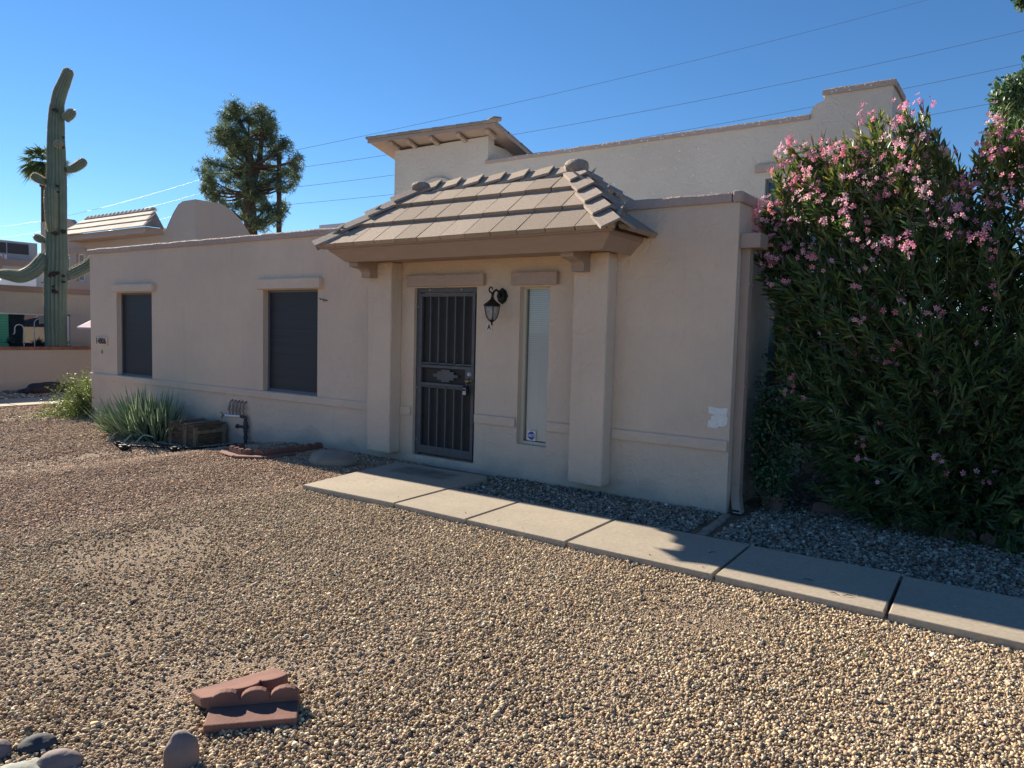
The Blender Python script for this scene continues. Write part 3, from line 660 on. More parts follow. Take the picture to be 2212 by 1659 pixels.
# downspout ----------------------------------------------------------
b = MB(); b.box(-2.288, -2.205, 6.90, 7.0, .32, 2.55)
for q in (6.925, 6.95, 6.975): b.box(-2.205, -2.201, q - .006, q + .006, .32, 2.55)
T = [(-2.246, 6.95, .34), (-2.246, 6.95, .25), (-2.235, 6.935, .17), (-2.21, 6.90, .11), (-2.19, 6.87, .07)]
for i in range(4):
    p, q = Vector(T[i]), Vector(T[i + 1]); b.hexa([(p.x - .04, p.y - .05, p.z), (p.x + .04, p.y - .05, p.z), (p.x + .04, p.y + .05, p.z), (p.x - .04, p.y + .05, p.z), (q.x - .04, q.y - .05, q.z), (q.x + .04, q.y - .05, q.z), (q.x + .04, q.y + .05, q.z), (q.x - .04, q.y + .05, q.z)])
ds = b.build('downspout', 'tan_gutter', H, bevel=.004)
MB().box(-2.288, -2.10, 6.84, 7.08, 2.545, 2.68).build('leader_box', 'tan_gutter', ds, bevel=.006)
b = MB()
for z in (1.25, 2.2): MB().box(-2.289, -2.196, 6.893, 7.007, z, z + .03).build('strap', 'tan_gutter', ds)
MB().box(-2.236, -2.17, 6.828, 6.8295, .055, .10).build('outlet', 'blackplastic', ds)
# unpainted patch by the corner
b = MB(); pts = [(-2.50, 1.06), (-2.50, .995), (-2.44, .985), (-2.47, .965), (-2.47, .94), (-2.50, .925), (-2.505, .865), (-2.41, .855), (-2.395, .88), (-2.35, .875), (-2.32, .90), (-2.31, .96), (-2.325, .98), (-2.315, 1.055), (-2.40, 1.05)]
b.prism([(x, WY - .0035, z) for x, z in pts], (0, .003, 0)); b.build('bare_patch', 'patchwhite', H)
# small chips of missing paint
def chips(name, parent, spots, y, m='patchwhite'):
    b = MB()
    for x, z, r in spots:
        k = random.randint(4, 6); a0 = random.random() * 6
        b.prism([(x + math.cos(a0 + 2 * PI * i / k) * r * random.uniform(.5, 1.2), y - .003, z + math.sin(a0 + 2 * PI * i / k) * r * random.uniform(.5, 1)) for i in range(k)], (0, .0025, 0))
    o = b.build(name, m, parent); o['kind'] = 'stuff'; return o
chips('paint_chips', H, [(-10.05, .69, .02), (-3.63, 1.63, .006)] + [(random.uniform(-14.3, -2.6), random.uniform(2.3, 2.9), random.uniform(.003, .006)) for _ in range(14)], WY)
chips('paint_chips', H, [(random.uniform(-14.5, -7.2), random.uniform(2.975, 3.05), random.uniform(.004, .010)) for _ in range(28)], WY - .033)
# bent eye hook left in the wall
b = MB(); b.tube([(-7.92, 6.80, 2.08), (-7.93, 6.76, 2.09), (-7.96, 6.74, 2.10), (-7.99, 6.74, 2.095), (-8.01, 6.745, 2.11)], .008, 6); b.tube([(-7.94, 6.75, 2.09), (-7.93, 6.75, 2.06)], .006, 5)
tag(b.build('wall_hook', 'pipedark', loc=(-7.92, 6.8, 2.08)), 'small bent dark metal hook screwed into the wall right of the wide dark window', 'hook')

# number plaque -------------------------------------------------------
t = thing('house_number_plaque', 'small rectangular stucco-coloured plaque with dark house number 14806 near left corner', 'number plaque', (-14.12, 6.8, 1.35))
MB().prism([(-14.34, 6.775, 1.275), (-13.90, 6.775, 1.275), (-13.90, 6.775, 1.44), (-14.34, 6.775, 1.44)], (0, .024, 0)).build('plate', 'wall', t, bevel=.006)
text('14806', 'numerals', 'ink', front(-14.125, 6.773, 1.355), .15, t, bold=.0025, sx=1.02)
b = MB(); b.box(-14.16, -14.10, 6.79, 6.7995, 1.13, 1.19); b.box(-14.13, -14.12, 6.786, 6.79, 1.12, 1.17)
tag(b.build('doorbell_scar', 'mortar', loc=(-14.13, 6.8, 1.15)), 'small grey mark of an old fitting on the wall under the number plaque', 'wall fitting')
t = thing('unit_letter_plate', 'little cream tile with black letter A below the porch lantern', 'letter plate', (-5.135, 6.8, 1.765))
MB().box(-5.175, -5.095, 6.79, 6.7995, 1.715, 1.815).build('plate', 'cream', t, bevel=.002)
text('A', 'letter', 'ink', front(-5.135, 6.789, 1.765), .085, t, ext=.002, bold=.002, sx=.8)
# security sticker
t = thing('window_sticker', 'white square sticker with blue octagon and letters in the bottom corner of the narrow window', 'sticker', (-4.575, 6.897, .555))
MB().box(-4.635, -4.525, 6.894, 6.8965, .50, .61).build('sheet', 'white', t)
MB().prism([(-4.58 + math.cos(PI / 8 + k * PI / 4) * .049, 6.8925, .555 + math.sin(PI / 8 + k * PI / 4) * .049) for k in range(8)], (0, .001, 0)).build('octagon', 'blue', t)
text('ADT', 'letters', 'white', front(-4.58, 6.892, .555), .042, t, ext=.0008, bold=.001, sx=.95)
# key lockbox on the knob
t = thing('key_lockbox', 'black and grey key lockbox hanging from the security door knob', 'lockbox', (-5.45, 6.79, 1.05))
MB().box(-5.485, -5.415, 6.755, 6.80, .955, 1.07).build('case', 'blackplastic', t, bevel=.008)
MB().prism([(-5.478, 6.752, .965), (-5.430, 6.752, .965), (-5.436, 6.752, 1.045), (-5.472, 6.752, 1.045)], (0, .003, 0)).build('face_plate', 'grey', t)
MB().box(-5.47, -5.438, 6.749, 6.752, 1.01, 1.035).build('button_pad', 'blackplastic', t)
b = MB(); b.tube([(-5.47, 6.78, 1.065), (-5.47, 6.78, 1.12), (-5.455, 6.78, 1.145), (-5.435, 6.78, 1.145), (-5.42, 6.78, 1.12), (-5.42, 6.78, 1.065)], .006, 8); b.build('shackle', 'blackplastic', t)

# wall lantern ---------------------------------------------------------
lx, ly = -4.955, 6.60
t = thing('wall_lantern', 'black scrolled wall lantern with seeded glass between door and narrow window', 'wall lantern', (-4.955, 6.8, 2.12))
b = MB(); b.prism([(-4.955 + r * math.cos(a), 6.775, 2.12 + r * 1.25 * math.sin(a)) for a, r in ((i * PI / 4, .068 if i % 2 else .074) for i in range(8))], (0, .024, 0))
b.prism([(-4.955 + .05 * math.cos(i * PI / 6), 6.755, 2.12 + .07 * math.sin(i * PI / 6)) for i in range(12)], (0, .02, 0)); b.build('back_plate', 'black', t, bevel=.004)
b = MB(); arm = [(-4.955, 6.76, 2.11), (-4.955, 6.72, 2.165), (-4.955, 6.67, 2.185), (-4.955, 6.625, 2.16), (lx, ly, 2.105)]
b.tube(arm, [.014, .013, .012, .012, .012], 8)
sc_ = [(lx - .01 + .035 * math.cos(a) * (1 - k / 22), ly - .01, 2.185 + .035 * math.sin(a) * (1 - k / 22)) for k, a in ((k, PI * 1.5 - k * .42) for k in range(13))]
b.tube([(lx, ly, 2.10), (lx, ly - .005, 2.14)] + sc_, [.012, .011] + [.010 - .0003 * k for k in range(13)], 7); b.build('arm', 'black', t, smooth=True)
b = MB(); b.lathe([(0, .115), (.018, .11), (.02, .085), (.035, .07), (.05, .055), (.085, .03), (.098, .015), (.098, .005), (.082, 0)], (lx, ly, 1.995), 8); b.build('hood', 'black', t)
b = MB(); b.lathe([(.074, 0), (.072, -.03), (.064, -.08), (.048, -.125), (.025, -.15), (0, -.15)], (lx, ly, 1.995), 16); b.build('globe', 'lampglass', t, smooth=True)
b = MB()
for i in range(4):
    a = PI / 4 + i * PI / 2; pr = [(.083, .0), (.080, -.03), (.071, -.08), (.055, -.127), (.028, -.158)]
    b.tube([(lx + r * math.cos(a), ly + r * math.sin(a), 1.995 + h) for r, h in pr], .0055, 6)
b.lathe([(.0, -.215), (.006, -.205), (.013, -.19), (.006, -.18), (.02, -.17), (.032, -.155), (.02, -.148)], (lx, ly, 1.995), 10); b.build('cage', 'black', t)
b = MB(); b.lathe([(.011, 0), (.011, -.07), (.004, -.085)], (lx, ly, 1.99), 8); b.build('bulb', 'whiteframe', t)

# pipes ----------------------------------------------------------------
t = thing('water_pipes', 'grey water main riser with valve and row of copper stubs painted wall colour', 'pipework', (-9.67, 6.74, -.12))
b = MB(); b.tube([(-9.67, 6.74, -.15), (-9.67, 6.74, .27), (-9.665, 6.74, .31), (-9.70, 6.74, .33), (-9.78, 6.74, .335)], .026, 10)
for z in (.02, .12, .24): b.lathe([(.034, -.02), (.034, .02)], (-9.67, 6.74, z), 10)
b.lathe([(.04, -.03), (.045, -.01), (.045, .02), (.036, .035)], (-9.67, 6.74, .18), 10); b.build('riser', 'pipedark', t, smooth=False)
b = MB(); b.tube([(-9.67, 6.73, .18), (-9.78, 6.70, .185)], .022, 8); b.lathe([(.03, -.02), (.034, -.018), (.034, .012), (.03, .02)], (-9.80, 6.695, .185), 12, 'X'); b.build('valve', 'pipedark', t)
b = MB(); b.tube([(-9.78, 6.74, .335), (-10.19, 6.74, .315)], .016, 8); b.build('manifold', 'whiteframe', t)
for k in range(5):
    x = -10.08 + k * .088
    b = MB(); b.tube([(x, 6.745, .33), (x + .004, 6.745, .38), (x - .012, 6.735, .42), (x + .012, 6.735, .46), (x, 6.745, .5), (x + .002, 6.76, .54), (x + .004, 6.80, .56)], [.014, .014, .02, .02, .014, .014, .014], 8); b.build('copper_stub', 'pipe', t, smooth=True)
b = MB(); b.tube([(-10.19, 6.74, .315), (-10.23, 6.73, .32), (-10.25, 6.72, .29), (-10.25, 6.715, .25)], .015, 8); b.tube([(-10.235, 6.725, .33), (-10.235, 6.70, .365)], .006, 6); b.lathe([(.028, -.004), (.028, .004)], (-10.235, 6.70, .365), 10); b.build('hose_bib', 'brass', t)

# crate -----------------------------------------------------------------
CX, CY, CZ0, CZ1 = -10.15, 6.18, -.125, .215
u = Vector((-.69, -.05, 0)).normalized(); v = Vector((-.04, 1, 0)).normalized()
T = Matrix(((u.x, v.x, 0, CX), (u.y, v.y, 0, CY), (0, 0, 1, CZ0), (0, 0, 0, 1)))
t = thing('wooden_crate', 'dark stained wooden crate with metal-capped battens standing beside the aloe', 'crate', (CX, CY, CZ0))
Hh = CZ1 - CZ0; Lc, Wc = .70, .55
b = MB(); b.box(.012, Lc - .012, .012, Wc - .012, .01, Hh - .03, T)
for k in range(3):
    z0 = .01 + k * (Hh - .03) / 3
    b.box(0, Lc, 0, .011, z0 + .003, z0 + (Hh - .03) / 3 - .003, T); b.box(0, .011, .012, Wc - .012, z0 + .003, z0 + (Hh - .03) / 3 - .003, T)
b.box(Lc - .011, Lc, .012, Wc, .01, Hh - .03, T); b.build('box', 'crate', t)
b = MB()
for k in range(4): b.box(-.008, Lc + .008, -.008 + k * (Wc + .016) / 4 + .002, -.008 + (k + 1) * (Wc + .016) / 4 - .002, Hh - .026, Hh - .006, T)
b.build('lid', 'crate', t, bevel=.002)
for a, c in ((.14, .205), (.50, .565)):
    MB().box(a, c, -.022, -.001, .005, Hh - .03, T).build('batten', 'crateb', t, bevel=.002)
    MB().box(a, c, -.01, Wc + .01, Hh - .005, Hh + .016, T).build('batten', 'crateb', t, bevel=.002)
for a, c in ((.0, .07), (Wc - .07, Wc)): MB().box(-.022, -.001, a, c, .0, Hh - .035, T).build('batten', 'crateb', t, bevel=.002)
MB().box(-.038, -.0225, .0, Wc, .20, .25, T).build('batten', 'crateb', t, bevel=.002)
MB().box(-.022, -.001, .075, Wc - .075, .005, .19, T).build('end_panel', 'crate', t)
for a in (.172, .532):
    b = MB(); b.box(a - .015, a + .015, -.028, -.0225, Hh - .11, Hh - .035, T); b.box(a - .01, a + .01, -.034, -.0285, Hh - .07, Hh - .045, T); b.build('hasp', 'iron', t)
# hose with black connectors
def gp(x, y): return gz(x, y)
b = MB(); path = [(-11.0, 6.02, 0), (-10.75, 5.93, 0), (-10.4, 5.93, 0), (-10.1, 5.98, 0), (-9.8, 6.1, 0), (-9.6, 6.35, 0), (-9.55, 6.6, 0)]
path = [(x, y, gz(x, y) + .03) for x, y, z in path]
def smoothpath(P, k=6):
    P = [Vector(p) for p in P]; out = []
    for i in range(len(P) - 1):
        p0, p1, p2, p3 = P[max(i - 1, 0)], P[i], P[i + 1], P[min(i + 2, len(P) - 1)]
        for j in range(k):
            s = j / k; out.append(.5 * ((2 * p1) + (-p0 + p2) * s + (2 * p0 - 5 * p1 + 4 * p2 - p3) * s * s + (-p0 + 3 * p1 - 3 * p2 + p3) * s ** 3))
    out.append(P[-1]); return out
t = thing('garden_hose', 'thin black garden hose with chunky black connectors lying in front of the crate', 'hose', (-10.4, 5.8, -.1))
b.tube(smoothpath(path), .012, 7); b.tube(smoothpath([(-10.9, 5.50, -.08), (-10.6, 5.58, -.08), (-10.2, 5.78, -.08), (-9.9, 5.95, -.075), (-9.5, 6.1, -.075)]), .012, 7); b.build('tube', 'blackplastic', t, smooth=True)
for x, y, r in ((-10.62, 5.40, .07), (-9.92, 5.75, .055), (-10.95, 5.48, .045)):
    b = MB(); b.lathe([(0, .07), (r * .6, .07), (r * .7, .05), (r, .045), (r, .015), (r * .8, .0), (0, 0)], (x, y, gz(x, y) + .01), 9); b.tube([(x - r * 1.5, y - .02, -.07), (x + r * 1.5, y + .03, -.07)], r * .35, 8); b.build('connector', 'blackplastic', t)

# scalloped edging bricks -------------------------------------------------
def edger_mesh(T, n=3, L_=.37, h=.085, base=.15, sw=None):
    """L-shaped garden edging brick: flat foot + upright with n scallops. local x along, y depth (foot towards -y)"""
    b = MB(); b.box(0, L_, -.0, base, -.01, .046, T); sw = L_ / n
    pts = [(0, .0)]; 
    for k in range(n):
        for i in range(9):
            a = PI - i * PI / 8; pts.append((k * sw + sw / 2 + sw * .5 * math.cos(a) * (.999 if i not in (0, 8) else 1), h * .66 + (h * .42) * math.sin(a)))
    pts.append((L_, .0))
    b.prism([(x, base + .001, z) for x, z in pts], (0, .042, 0), T); return b
def frame(o, ux, up=(0, 0, 1)):
    ux = Vector(ux).normalized(); up = Vector(up).normalized(); uy = up.cross(ux).normalized(); uz = ux.cross(uy)
    return Matrix(((ux.x, uy.x, uz.x, o[0]), (ux.y, uy.y, uz.y, o[1]), (ux.z, uy.z, uz.z, o[2]), (0, 0, 0, 1)))
o = (-2.672, 1.662, .04)
tag(edger_mesh(frame(o, (.25, .275, 0)), h=.10, base=.15).build('edging_brick', 'terra', loc=o, bevel=.006), 'upright terracotta scalloped edging brick, front one of the loose pair in the gravel', 'edging brick')
# tipped brick leaning behind it
o = (-2.965, 1.79, .045)
T = frame(o, (.10, .35, .004), (-.20, .055, .95)); bb = MB(); pts = [(0, 0), (0, -.125)]
for k in range(3):
    for i in range(9): a = PI - i * PI / 8; pts.append((.128 * k + .064 + .064 * math.cos(a), -.15 - .05 * math.sin(a)))
pts += [(.384, -.125), (.384, 0)]
bb.prism([(x, y, 0) for x, y in pts], (0, 0, .045), T); bb.box(0.002, .382, -.04, .0, -.05, -.001, T)
tag(bb.build('edging_brick', 'terra', loc=o, bevel=.006), 'tipped terracotta scalloped brick lying behind the upright one in the gravel', 'edging brick')
# ring around the water pipe: scalloped bricks, and flat border tiles before them
ringp = [(-8.66, 5.98), (-8.54, 5.70), (-8.14, 5.62), (-7.92, 5.80), (-7.90, 6.28), (-7.90, 6.74)]
words = ['far left', 'second from the left', 'front middle', 'third from the right', 'next to the wall']
for i in range(5):
    p, q = Vector((*ringp[i], 0)), Vector((*ringp[i + 1], 0)); d = q - p
    T = frame((p.x, p.y, gz(p.x, p.y) + .005), d)
    sw = MB(); L_ = d.length - .01; n = 3 if L_ > .3 else 2; pts = [(0, 0)]
    for k in range(n):
        for j in range(7):
            a = PI - j * PI / 6; pts.append(((k + .5 + .5 * math.cos(a)) * L_ / n, .04 + .055 * math.sin(a)))
    pts.append((L_, 0)); sw.prism([(x, 0, z) for x, z in pts], (0, .05, 0), T)
    tag(sw.build('edging_brick', 'terra', loc=(p.x, p.y, -.09), bevel=.006), 'scalloped terracotta edging brick around the water pipe, ' + ['left end one facing the crate', 'second one from the crate side', 'middle one at the front', 'fourth one from the crate', 'last one touching the house wall'][i], 'edging brick', 'scalloped edging around the water pipe')
for i, (p, q) in enumerate((((-8.80, 5.80), (-8.55, 5.55)), ((-8.53, 5.54), (-8.12, 5.47)), ((-8.10, 5.47), (-7.78, 5.68)), ((-7.76, 5.70), (-7.72, 6.15)))):
    p, q = Vector((*p, 0)), Vector((*q, 0)); d = q - p; T = frame((p.x, p.y, gz(p.x, p.y) + .0), d)
    tag(MB().box(0, d.length - .015, 0, .11, 0, .035, T).build('border_brick', 'terra', loc=(p.x, p.y, -.09), bevel=.01), 'flat terracotta border brick laid before the pipe edging, ' + ['leftmost, nearest the crate', 'second from the crate', 'second from the right', 'rightmost, running to the wall'][i], 'border brick', 'flat bricks before the pipe edging')
b = MB()
for k in range(3):
    T = frame((-9.55 + k * .2, 6.66 - k * .0, -.12), (1, .05, 0)); pts = [(0, 0)] + [(.095 + .095 * math.cos(PI - j * PI / 6), .06 + .05 * math.sin(j * PI / 6)) for j in range(7)] + [(.19, 0)]
    b.prism([(x, 0, z) for x, z in pts], (0, .05, 0), T)
tag(b.build('edging_brick', 'terradark', loc=(-9.5, 6.66, -.1), bevel=.006), 'shaded scalloped edging brick lying against the wall behind the water pipe', 'edging brick')
# edging under the oleander
for i, (x0, y0, x1, y1) in enumerate(((-1.66, 7.42, -1.36, 7.46), (-.95, 7.26, -.62, 7.22), (-.60, 7.22, -.30, 7.18), (-.28, 7.18, .04, 7.14))):
    p, q = Vector((x0, y0, 0)), Vector((x1, y1, 0)); d = q - p; T = frame((x0, y0, gz(x0, y0)), d); L_ = d.length - .006; pts = [(0, 0)]
    n = 2 if i == 0 else 3
    for k in range(n):
        for j in range(7): a = PI - j * PI / 6; pts.append(((k + .5 + .5 * math.cos(a)) * L_ / n, .07 + .05 * math.sin(a)))
    pts.append((L_, 0)); sw = MB(); sw.prism([(x, 0, z) for x, z in pts], (0, .05, 0), T)
    tag(sw.build('edging_brick', 'terradark', loc=(x0, y0, 0), bevel=.006), 'shaded scalloped edging brick under the oleander, ' + ['leftmost on its own near the downspout', 'left one of the row of three', 'middle one of the row of three', 'right one of the row of three'][i], 'edging brick', 'scalloped edging under the oleander')

# boulders ---------------------------------------------------------------
def stone(c, r, rot, m, seed, label, amp=.18, cat='rock', tilt=(0, 0), pw=1.0):
    T = Matrix.Translation(c) @ Matrix.Rotation(rot, 4, 'Z') @ Matrix.Rotation(tilt[0], 4, 'X') @ Matrix.Rotation(tilt[1], 4, 'Y')
    L0 = lump(c, (1, 1, 1), seed, 4, amp); L0.v = [tuple(math.copysign(abs(q) ** pw, q) * r[i] for i, q in enumerate(v)) for v in L0.v]
    return tag(place(L0, T).build('rock', m, loc=c, smooth=True), label, cat)
M['rk1'] = mat('river_stone', (.31, .26, .21), (.19, .165, .14), 3.5, rough=.75, bump=.3, bscale=40, bdist=.006)
M['rk2'] = mat('mauve_stone', (.22, .17, .155), (.14, .115, .12), 4, rough=.8, bump=.5, bscale=60, bdist=.005, bump2=.5, b2scale=9)
M['rk3'] = mat('slate_stone', (.055, .06, .07), (.04, .045, .052), 6, rough=.8, bump=.4, bscale=60, bdist=.005)
M['rk4'] = mat('green_white_stone', (.34, .34, .29), (.19, .21, .18), 8, rough=.85, bump=.6, bscale=30, bdist=.01)
M['rk5'] = mat('dark_rock', (.065, .05, .052), (.035, .028, .03), 3, rough=.8, bump=.7, bscale=8, bdist=.05)
stone((-6.95, 6.08, .09), (.34, .25, .125), .05, 'rk1', 2, 'large flat brown river boulder beside the concrete landing', .06)
stone((-2.545, 1.495, .075), (.060, .058, .105), .3, 'rk2', 9, 'upright mauve-grey rock at the bottom edge near the loose bricks', .13, tilt=(.05, .12), pw=.8)
stone((-3.10, 1.225, .05), (.066, .058, .042), .9, 'rk3', 8, 'dark slate-grey stone, highest of the bottom-left cluster', .12)
stone((-2.91, 1.225, .045), (.055, .085, .055), -.9, 'rk2', 11, 'rounded mauve stone at the right end of the bottom-left cluster', .08)
stone((-2.98, 1.10, .02), (.09, .16, .045), -.5, 'rk4', 14, 'flat greenish-white rock at the bottom-left corner', .25)
stone((-3.17, 1.10, .05), (.06, .06, .05), .2, 'rk2', 17, 'small brown-grey stone cut by the left edge of the picture', .12)
stone((-20.55, 8.55, -.08), (.32, .78, .24), .35, 'rk5', 21, 'long low dark boulder in front of the brick-capped garden wall', .25)

# ================================================================== PLANTS
def ribbon(base, d, up, L_, w, nseg, droop, fold=.25, curl=0.0):
    """leaf strips, vectorised: base (n,3), d unit dir, up unit normal; returns V (n, nseg*3, 3) ordering left/mid/right"""
    n = len(base); s = np.linspace(0, 1, nseg)[None, :, None]
    d = d[:, None]; up = up[:, None]; sd = np.cross(d, up); L_ = L_.reshape(-1, 1, 1); w = w.reshape(-1, 1, 1); droop = droop.reshape(-1, 1, 1)
    c = base[:, None] + d * L_ * s + np.array([0, 0, -1.]) * droop * L_ * s ** 2
    prof = np.array(PROF[nseg])[None, :, None]
    l = c - sd * w * prof + up * w * prof * fold; r = c + sd * w * prof + up * w * prof * fold
    return np.stack([l, c, r], 2).reshape(n, nseg * 3, 3)
PROF = {3: [.25, 1, .0], 4: [.3, 1, .8, 0.0], 5: [.35, .9, 1, .65, 0.0], 6: [.9, 1, .85, .62, .34, 0.0]}
def ribfaces(n, nseg):
    f = []
    for i in range(nseg - 1):
        a = i * 3; f += [(a, a + 1, a + 4, a + 3), (a + 1, a + 2, a + 5, a + 4)]
    f = np.array(f); return (f[None] + (np.arange(n) * nseg * 3)[:, None, None]).reshape(-1, 4)
def unit(a): return a / np.maximum(np.linalg.norm(a, axis=-1, keepdims=True), 1e-9)
def rdir(n): return unit(rng.normal(0, 1, (n, 3)))
def leaves(name, base, d, L_, w, nseg, droop, cols, parent, m='leaf', fold=.25, upref=None, loc=(0, 0, 0)):
    n = len(base); rnd = rdir(n) if upref is None else upref + rng.normal(0, .25, (n, 3)); up = unit(rnd - d * (rnd * d).sum(-1, keepdims=True))
    V = ribbon(base, d, up, L_, w, nseg, droop, fold); F = ribfaces(n, nseg)
    C = np.repeat(cols[:, None], nseg * 3, 1).reshape(-1, 3)
    return npmesh(name, V.reshape(-1, 3), F, m, C, parent, loc if parent is None else parent['o'], smooth=False)

# oleander -----------------------------------------------------------------
t = thing('oleander_shrub', 'huge pink-flowering oleander shrub filling the right side against the house', 'shrub', (-.3, 7.9, 0))
def topz(x):        # crown outline height along X
    k = [(-2.35, 1.6), (-2.26, 2.9), (-2.16, 3.42), (-2.02, 3.62), (-1.75, 3.58), (-1.4, 3.78), (-1.15, 3.85), (-.85, 3.7), (-.68, 3.38), (-.57, 3.25), (-.44, 3.62), (-.15, 3.8), (.4, 3.9), (.9, 3.7), (1.3, 3.0), (1.55, 1.8)]
    return float(np.interp(x, [q[0] for q in k], [q[1] for q in k]))
def botz(x): return float(np.interp(x, [-2.3, -2.05, -1.75, -1.4, -.8, 0, 1.5], [1.15, .75, .45, .12, .03, .0, .05]))
tips = []; tdir = []
roots = [Vector((random.uniform(-1.5, 1.0), random.uniform(7.75, 8.25), 0)) for _ in range(26)]
tries = 0
while len(tips) < 2900 and tries < 60000:
    tries += 1
    x = random.uniform(-2.33, 1.55); zt = topz(x); zb = botz(x); z = random.uniform(zb, zt)
    fr = (z - zb) / max(zt - zb, .1)
    yc = 7.85; ry = 1.1 * math.sqrt(max(0, 1 - max(0, (fr - .55) / .5) ** 2)) * (1 - .25 * abs((x + .4) / 1.9) ** 2)
    ry *= .75 + .35 * noise.noise(Vector((x * 1.6, z * 1.6, 3)))+ .1
    y = yc + random.choice((-1, -1, -1, 1)) * ry * (random.random() ** .38)
    if x < -2.1: y = min(y, 7.35)
    if x < -1.6: y = min(y, 7.7)
    if z < 2.5 and x < -2.10 + .20 * noise.noise(Vector((z * 2.3, y * 1.5, 9))) + .06 * (z < 1.6): continue
    # open gaps
    if noise.noise(Vector((x * 2.6, y * 1.3, z * 2.6))) < -.42: continue
    if x < -1.62 and z < 1.0 and y > 7.1 and random.random() < .8: continue
    tips.append((x, y, z)); dd = Vector((x + .4, (y - 7.9) * 1.3, (z - 1.0) * .75 + .5)); dd = dd.normalized() + Vector((random.uniform(-.5, .5), random.uniform(-.5, .5), random.uniform(-.1, .6))); tdir.append(tuple(dd.normalized()))
tips = np.array(tips); tdir = np.array(tdir)
# branch mesh
b = MB()
for i, (p, d) in enumerate(zip(tips, tdir)):
    p = Vector(p); d = Vector(d)
    b.tube([p - d * .42, p - d * .2 + Vector((0, 0, -.01)), p], [.006, .005, .003], 4, cap=False)
for i in range(150):
    k = random.randrange(len(tips)); p = Vector(tips[k]); r = random.choice(roots); mid = r.lerp(p, .5) + Vector((random.uniform(-.1, .1), random.uniform(0, .2), .15))
    b.tube(smoothpath([r, r.lerp(mid, .5) + Vector((0, .03, .1)), mid, p - Vector(tdir[k]) * .3], 3), [.022 - .0017 * q for q in range(10)], 5, cap=False)
b.build('stems', 'stem', t, smooth=True, fix=False)
NL = 27; n = len(tips) * NL
ti = np.repeat(np.arange(len(tips)), NL); s = rng.uniform(0, 1, n) ** .8; tp = tips[ti]; td = tdir[ti]
base = tp - td * (s[:, None] * .36)
rad = unit(np.cross(td, rdir(n))); ang = rng.uniform(.45, 1.15, n)[:, None] * (.5 + .6 * s[:, None])
d = unit(td * np.cos(ang) + rad * np.sin(ang)); Lf = rng.uniform(.085, .155, n); wf = rng.uniform(.0075, .0125, n)
pal = np.array([(.040, .075, .028), (.055, .095, .03), (.03, .06, .027), (.085, .12, .035), (.045, .08, .04), (.12, .14, .045)])
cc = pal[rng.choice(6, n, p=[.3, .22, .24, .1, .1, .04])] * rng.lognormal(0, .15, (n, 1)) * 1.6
hi_ = tips[ti][:, 2] > 3.0; cc[hi_] = cc[hi_] * np.array([1.5, 1.15, 1.0])  # sunlit look of the upper crown put into the leaf colour
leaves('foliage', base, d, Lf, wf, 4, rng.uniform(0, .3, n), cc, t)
# seed pods at some tips (reddish upright)
k = np.where((tips[:, 2] > 2.4) & (rng.random(len(tips)) < .16))[0]; kk = np.repeat(k, 5)
leaves('seed_pods', tips[kk], unit(tdir[kk] * .6 + rdir(len(kk)) * .35 + np.array([0, 0, .5])), rng.uniform(.10, .17, len(kk)), rng.uniform(.003, .0045, len(kk)), 4, np.zeros(len(kk)), np.tile([.13, .06, .045], (len(kk), 1)) * rng.lognormal(0, .2, (len(kk), 1)), t)['kind'] = 'stuff'
# flowers
def flowers(name, P, Nrm, size, cols, parent, petals=5):
    n = len(P); V = []; F = []; C = []
    for i in range(n):
        nn = Vector(Nrm[i]).normalized(); a = nn.orthogonal().normalized(); c_ = nn.cross(a); r = size[i]; a0 = random.random() * 6; cc = Vector(cols[i])
        for q in range(petals):
            th = a0 + q * 2 * PI / petals
            def pt(rr, dt, h): return Vector(P[i]) + (a * math.cos(th + dt) + c_ * math.sin(th + dt)) * rr * r + nn * h * r
            k = len(V); V += [pt(.05, 0, -.2), pt(.55, -.42, .12), pt(.98, -.30, .18), pt(1.0, .22, .10), pt(.6, .46, .05)]; F.append((k, k + 1, k + 2)); F.append((k, k + 2, k + 3)); F.append((k, k + 3, k + 4))
            C += [cc * .8] + [cc] * 4
    return npmesh(name, np.array([tuple(v) for v in V]), np.array(F), 'petal', np.array([tuple(c) for c in C]), parent, parent['o'])
fp, fn, fs, fc = [], [], [], []
PK = [(.76, .34, .42), (.78, .42, .52), (.70, .30, .42), (.80, .50, .56), (.74, .27, .33)]
for i in range(len(tips)):
    x, y, z = tips[i]; front_ = y < 7.7
    hz = (z - topz(x) + 1.35)
    pr = .31 if z > 2.9 else .28 if z > 2.3 else .09 if z > 1.7 else .06
    if not front_: pr *= .5 if z > 2.8 else .1
    if random.random() < pr:
        m_ = random.randint(3, 9) if z > 2.4 else random.randint(1, 4); c = PK[random.randrange(5)]
        ctr = Vector(tips[i]) + Vector(tdir[i]) * .05 + Vector((0, -.13 if front_ else 0, 0))
        for q in range(m_):
            off = Vector((random.gauss(0, 1), random.gauss(0, 1), random.gauss(0, .8))) * (.048 if m_ > 5 else .032)
            fp.append(ctr + off); fn.append((off.normalized() * .7 + Vector((-.1, -.75, .25)))); fs.append(random.uniform(.019, .028)); fc.append(tuple(Vector(c) * random.uniform(.85, 1.1)))
flowers('flowers', fp, fn, fs, fc, t)['kind'] = 'stuff'

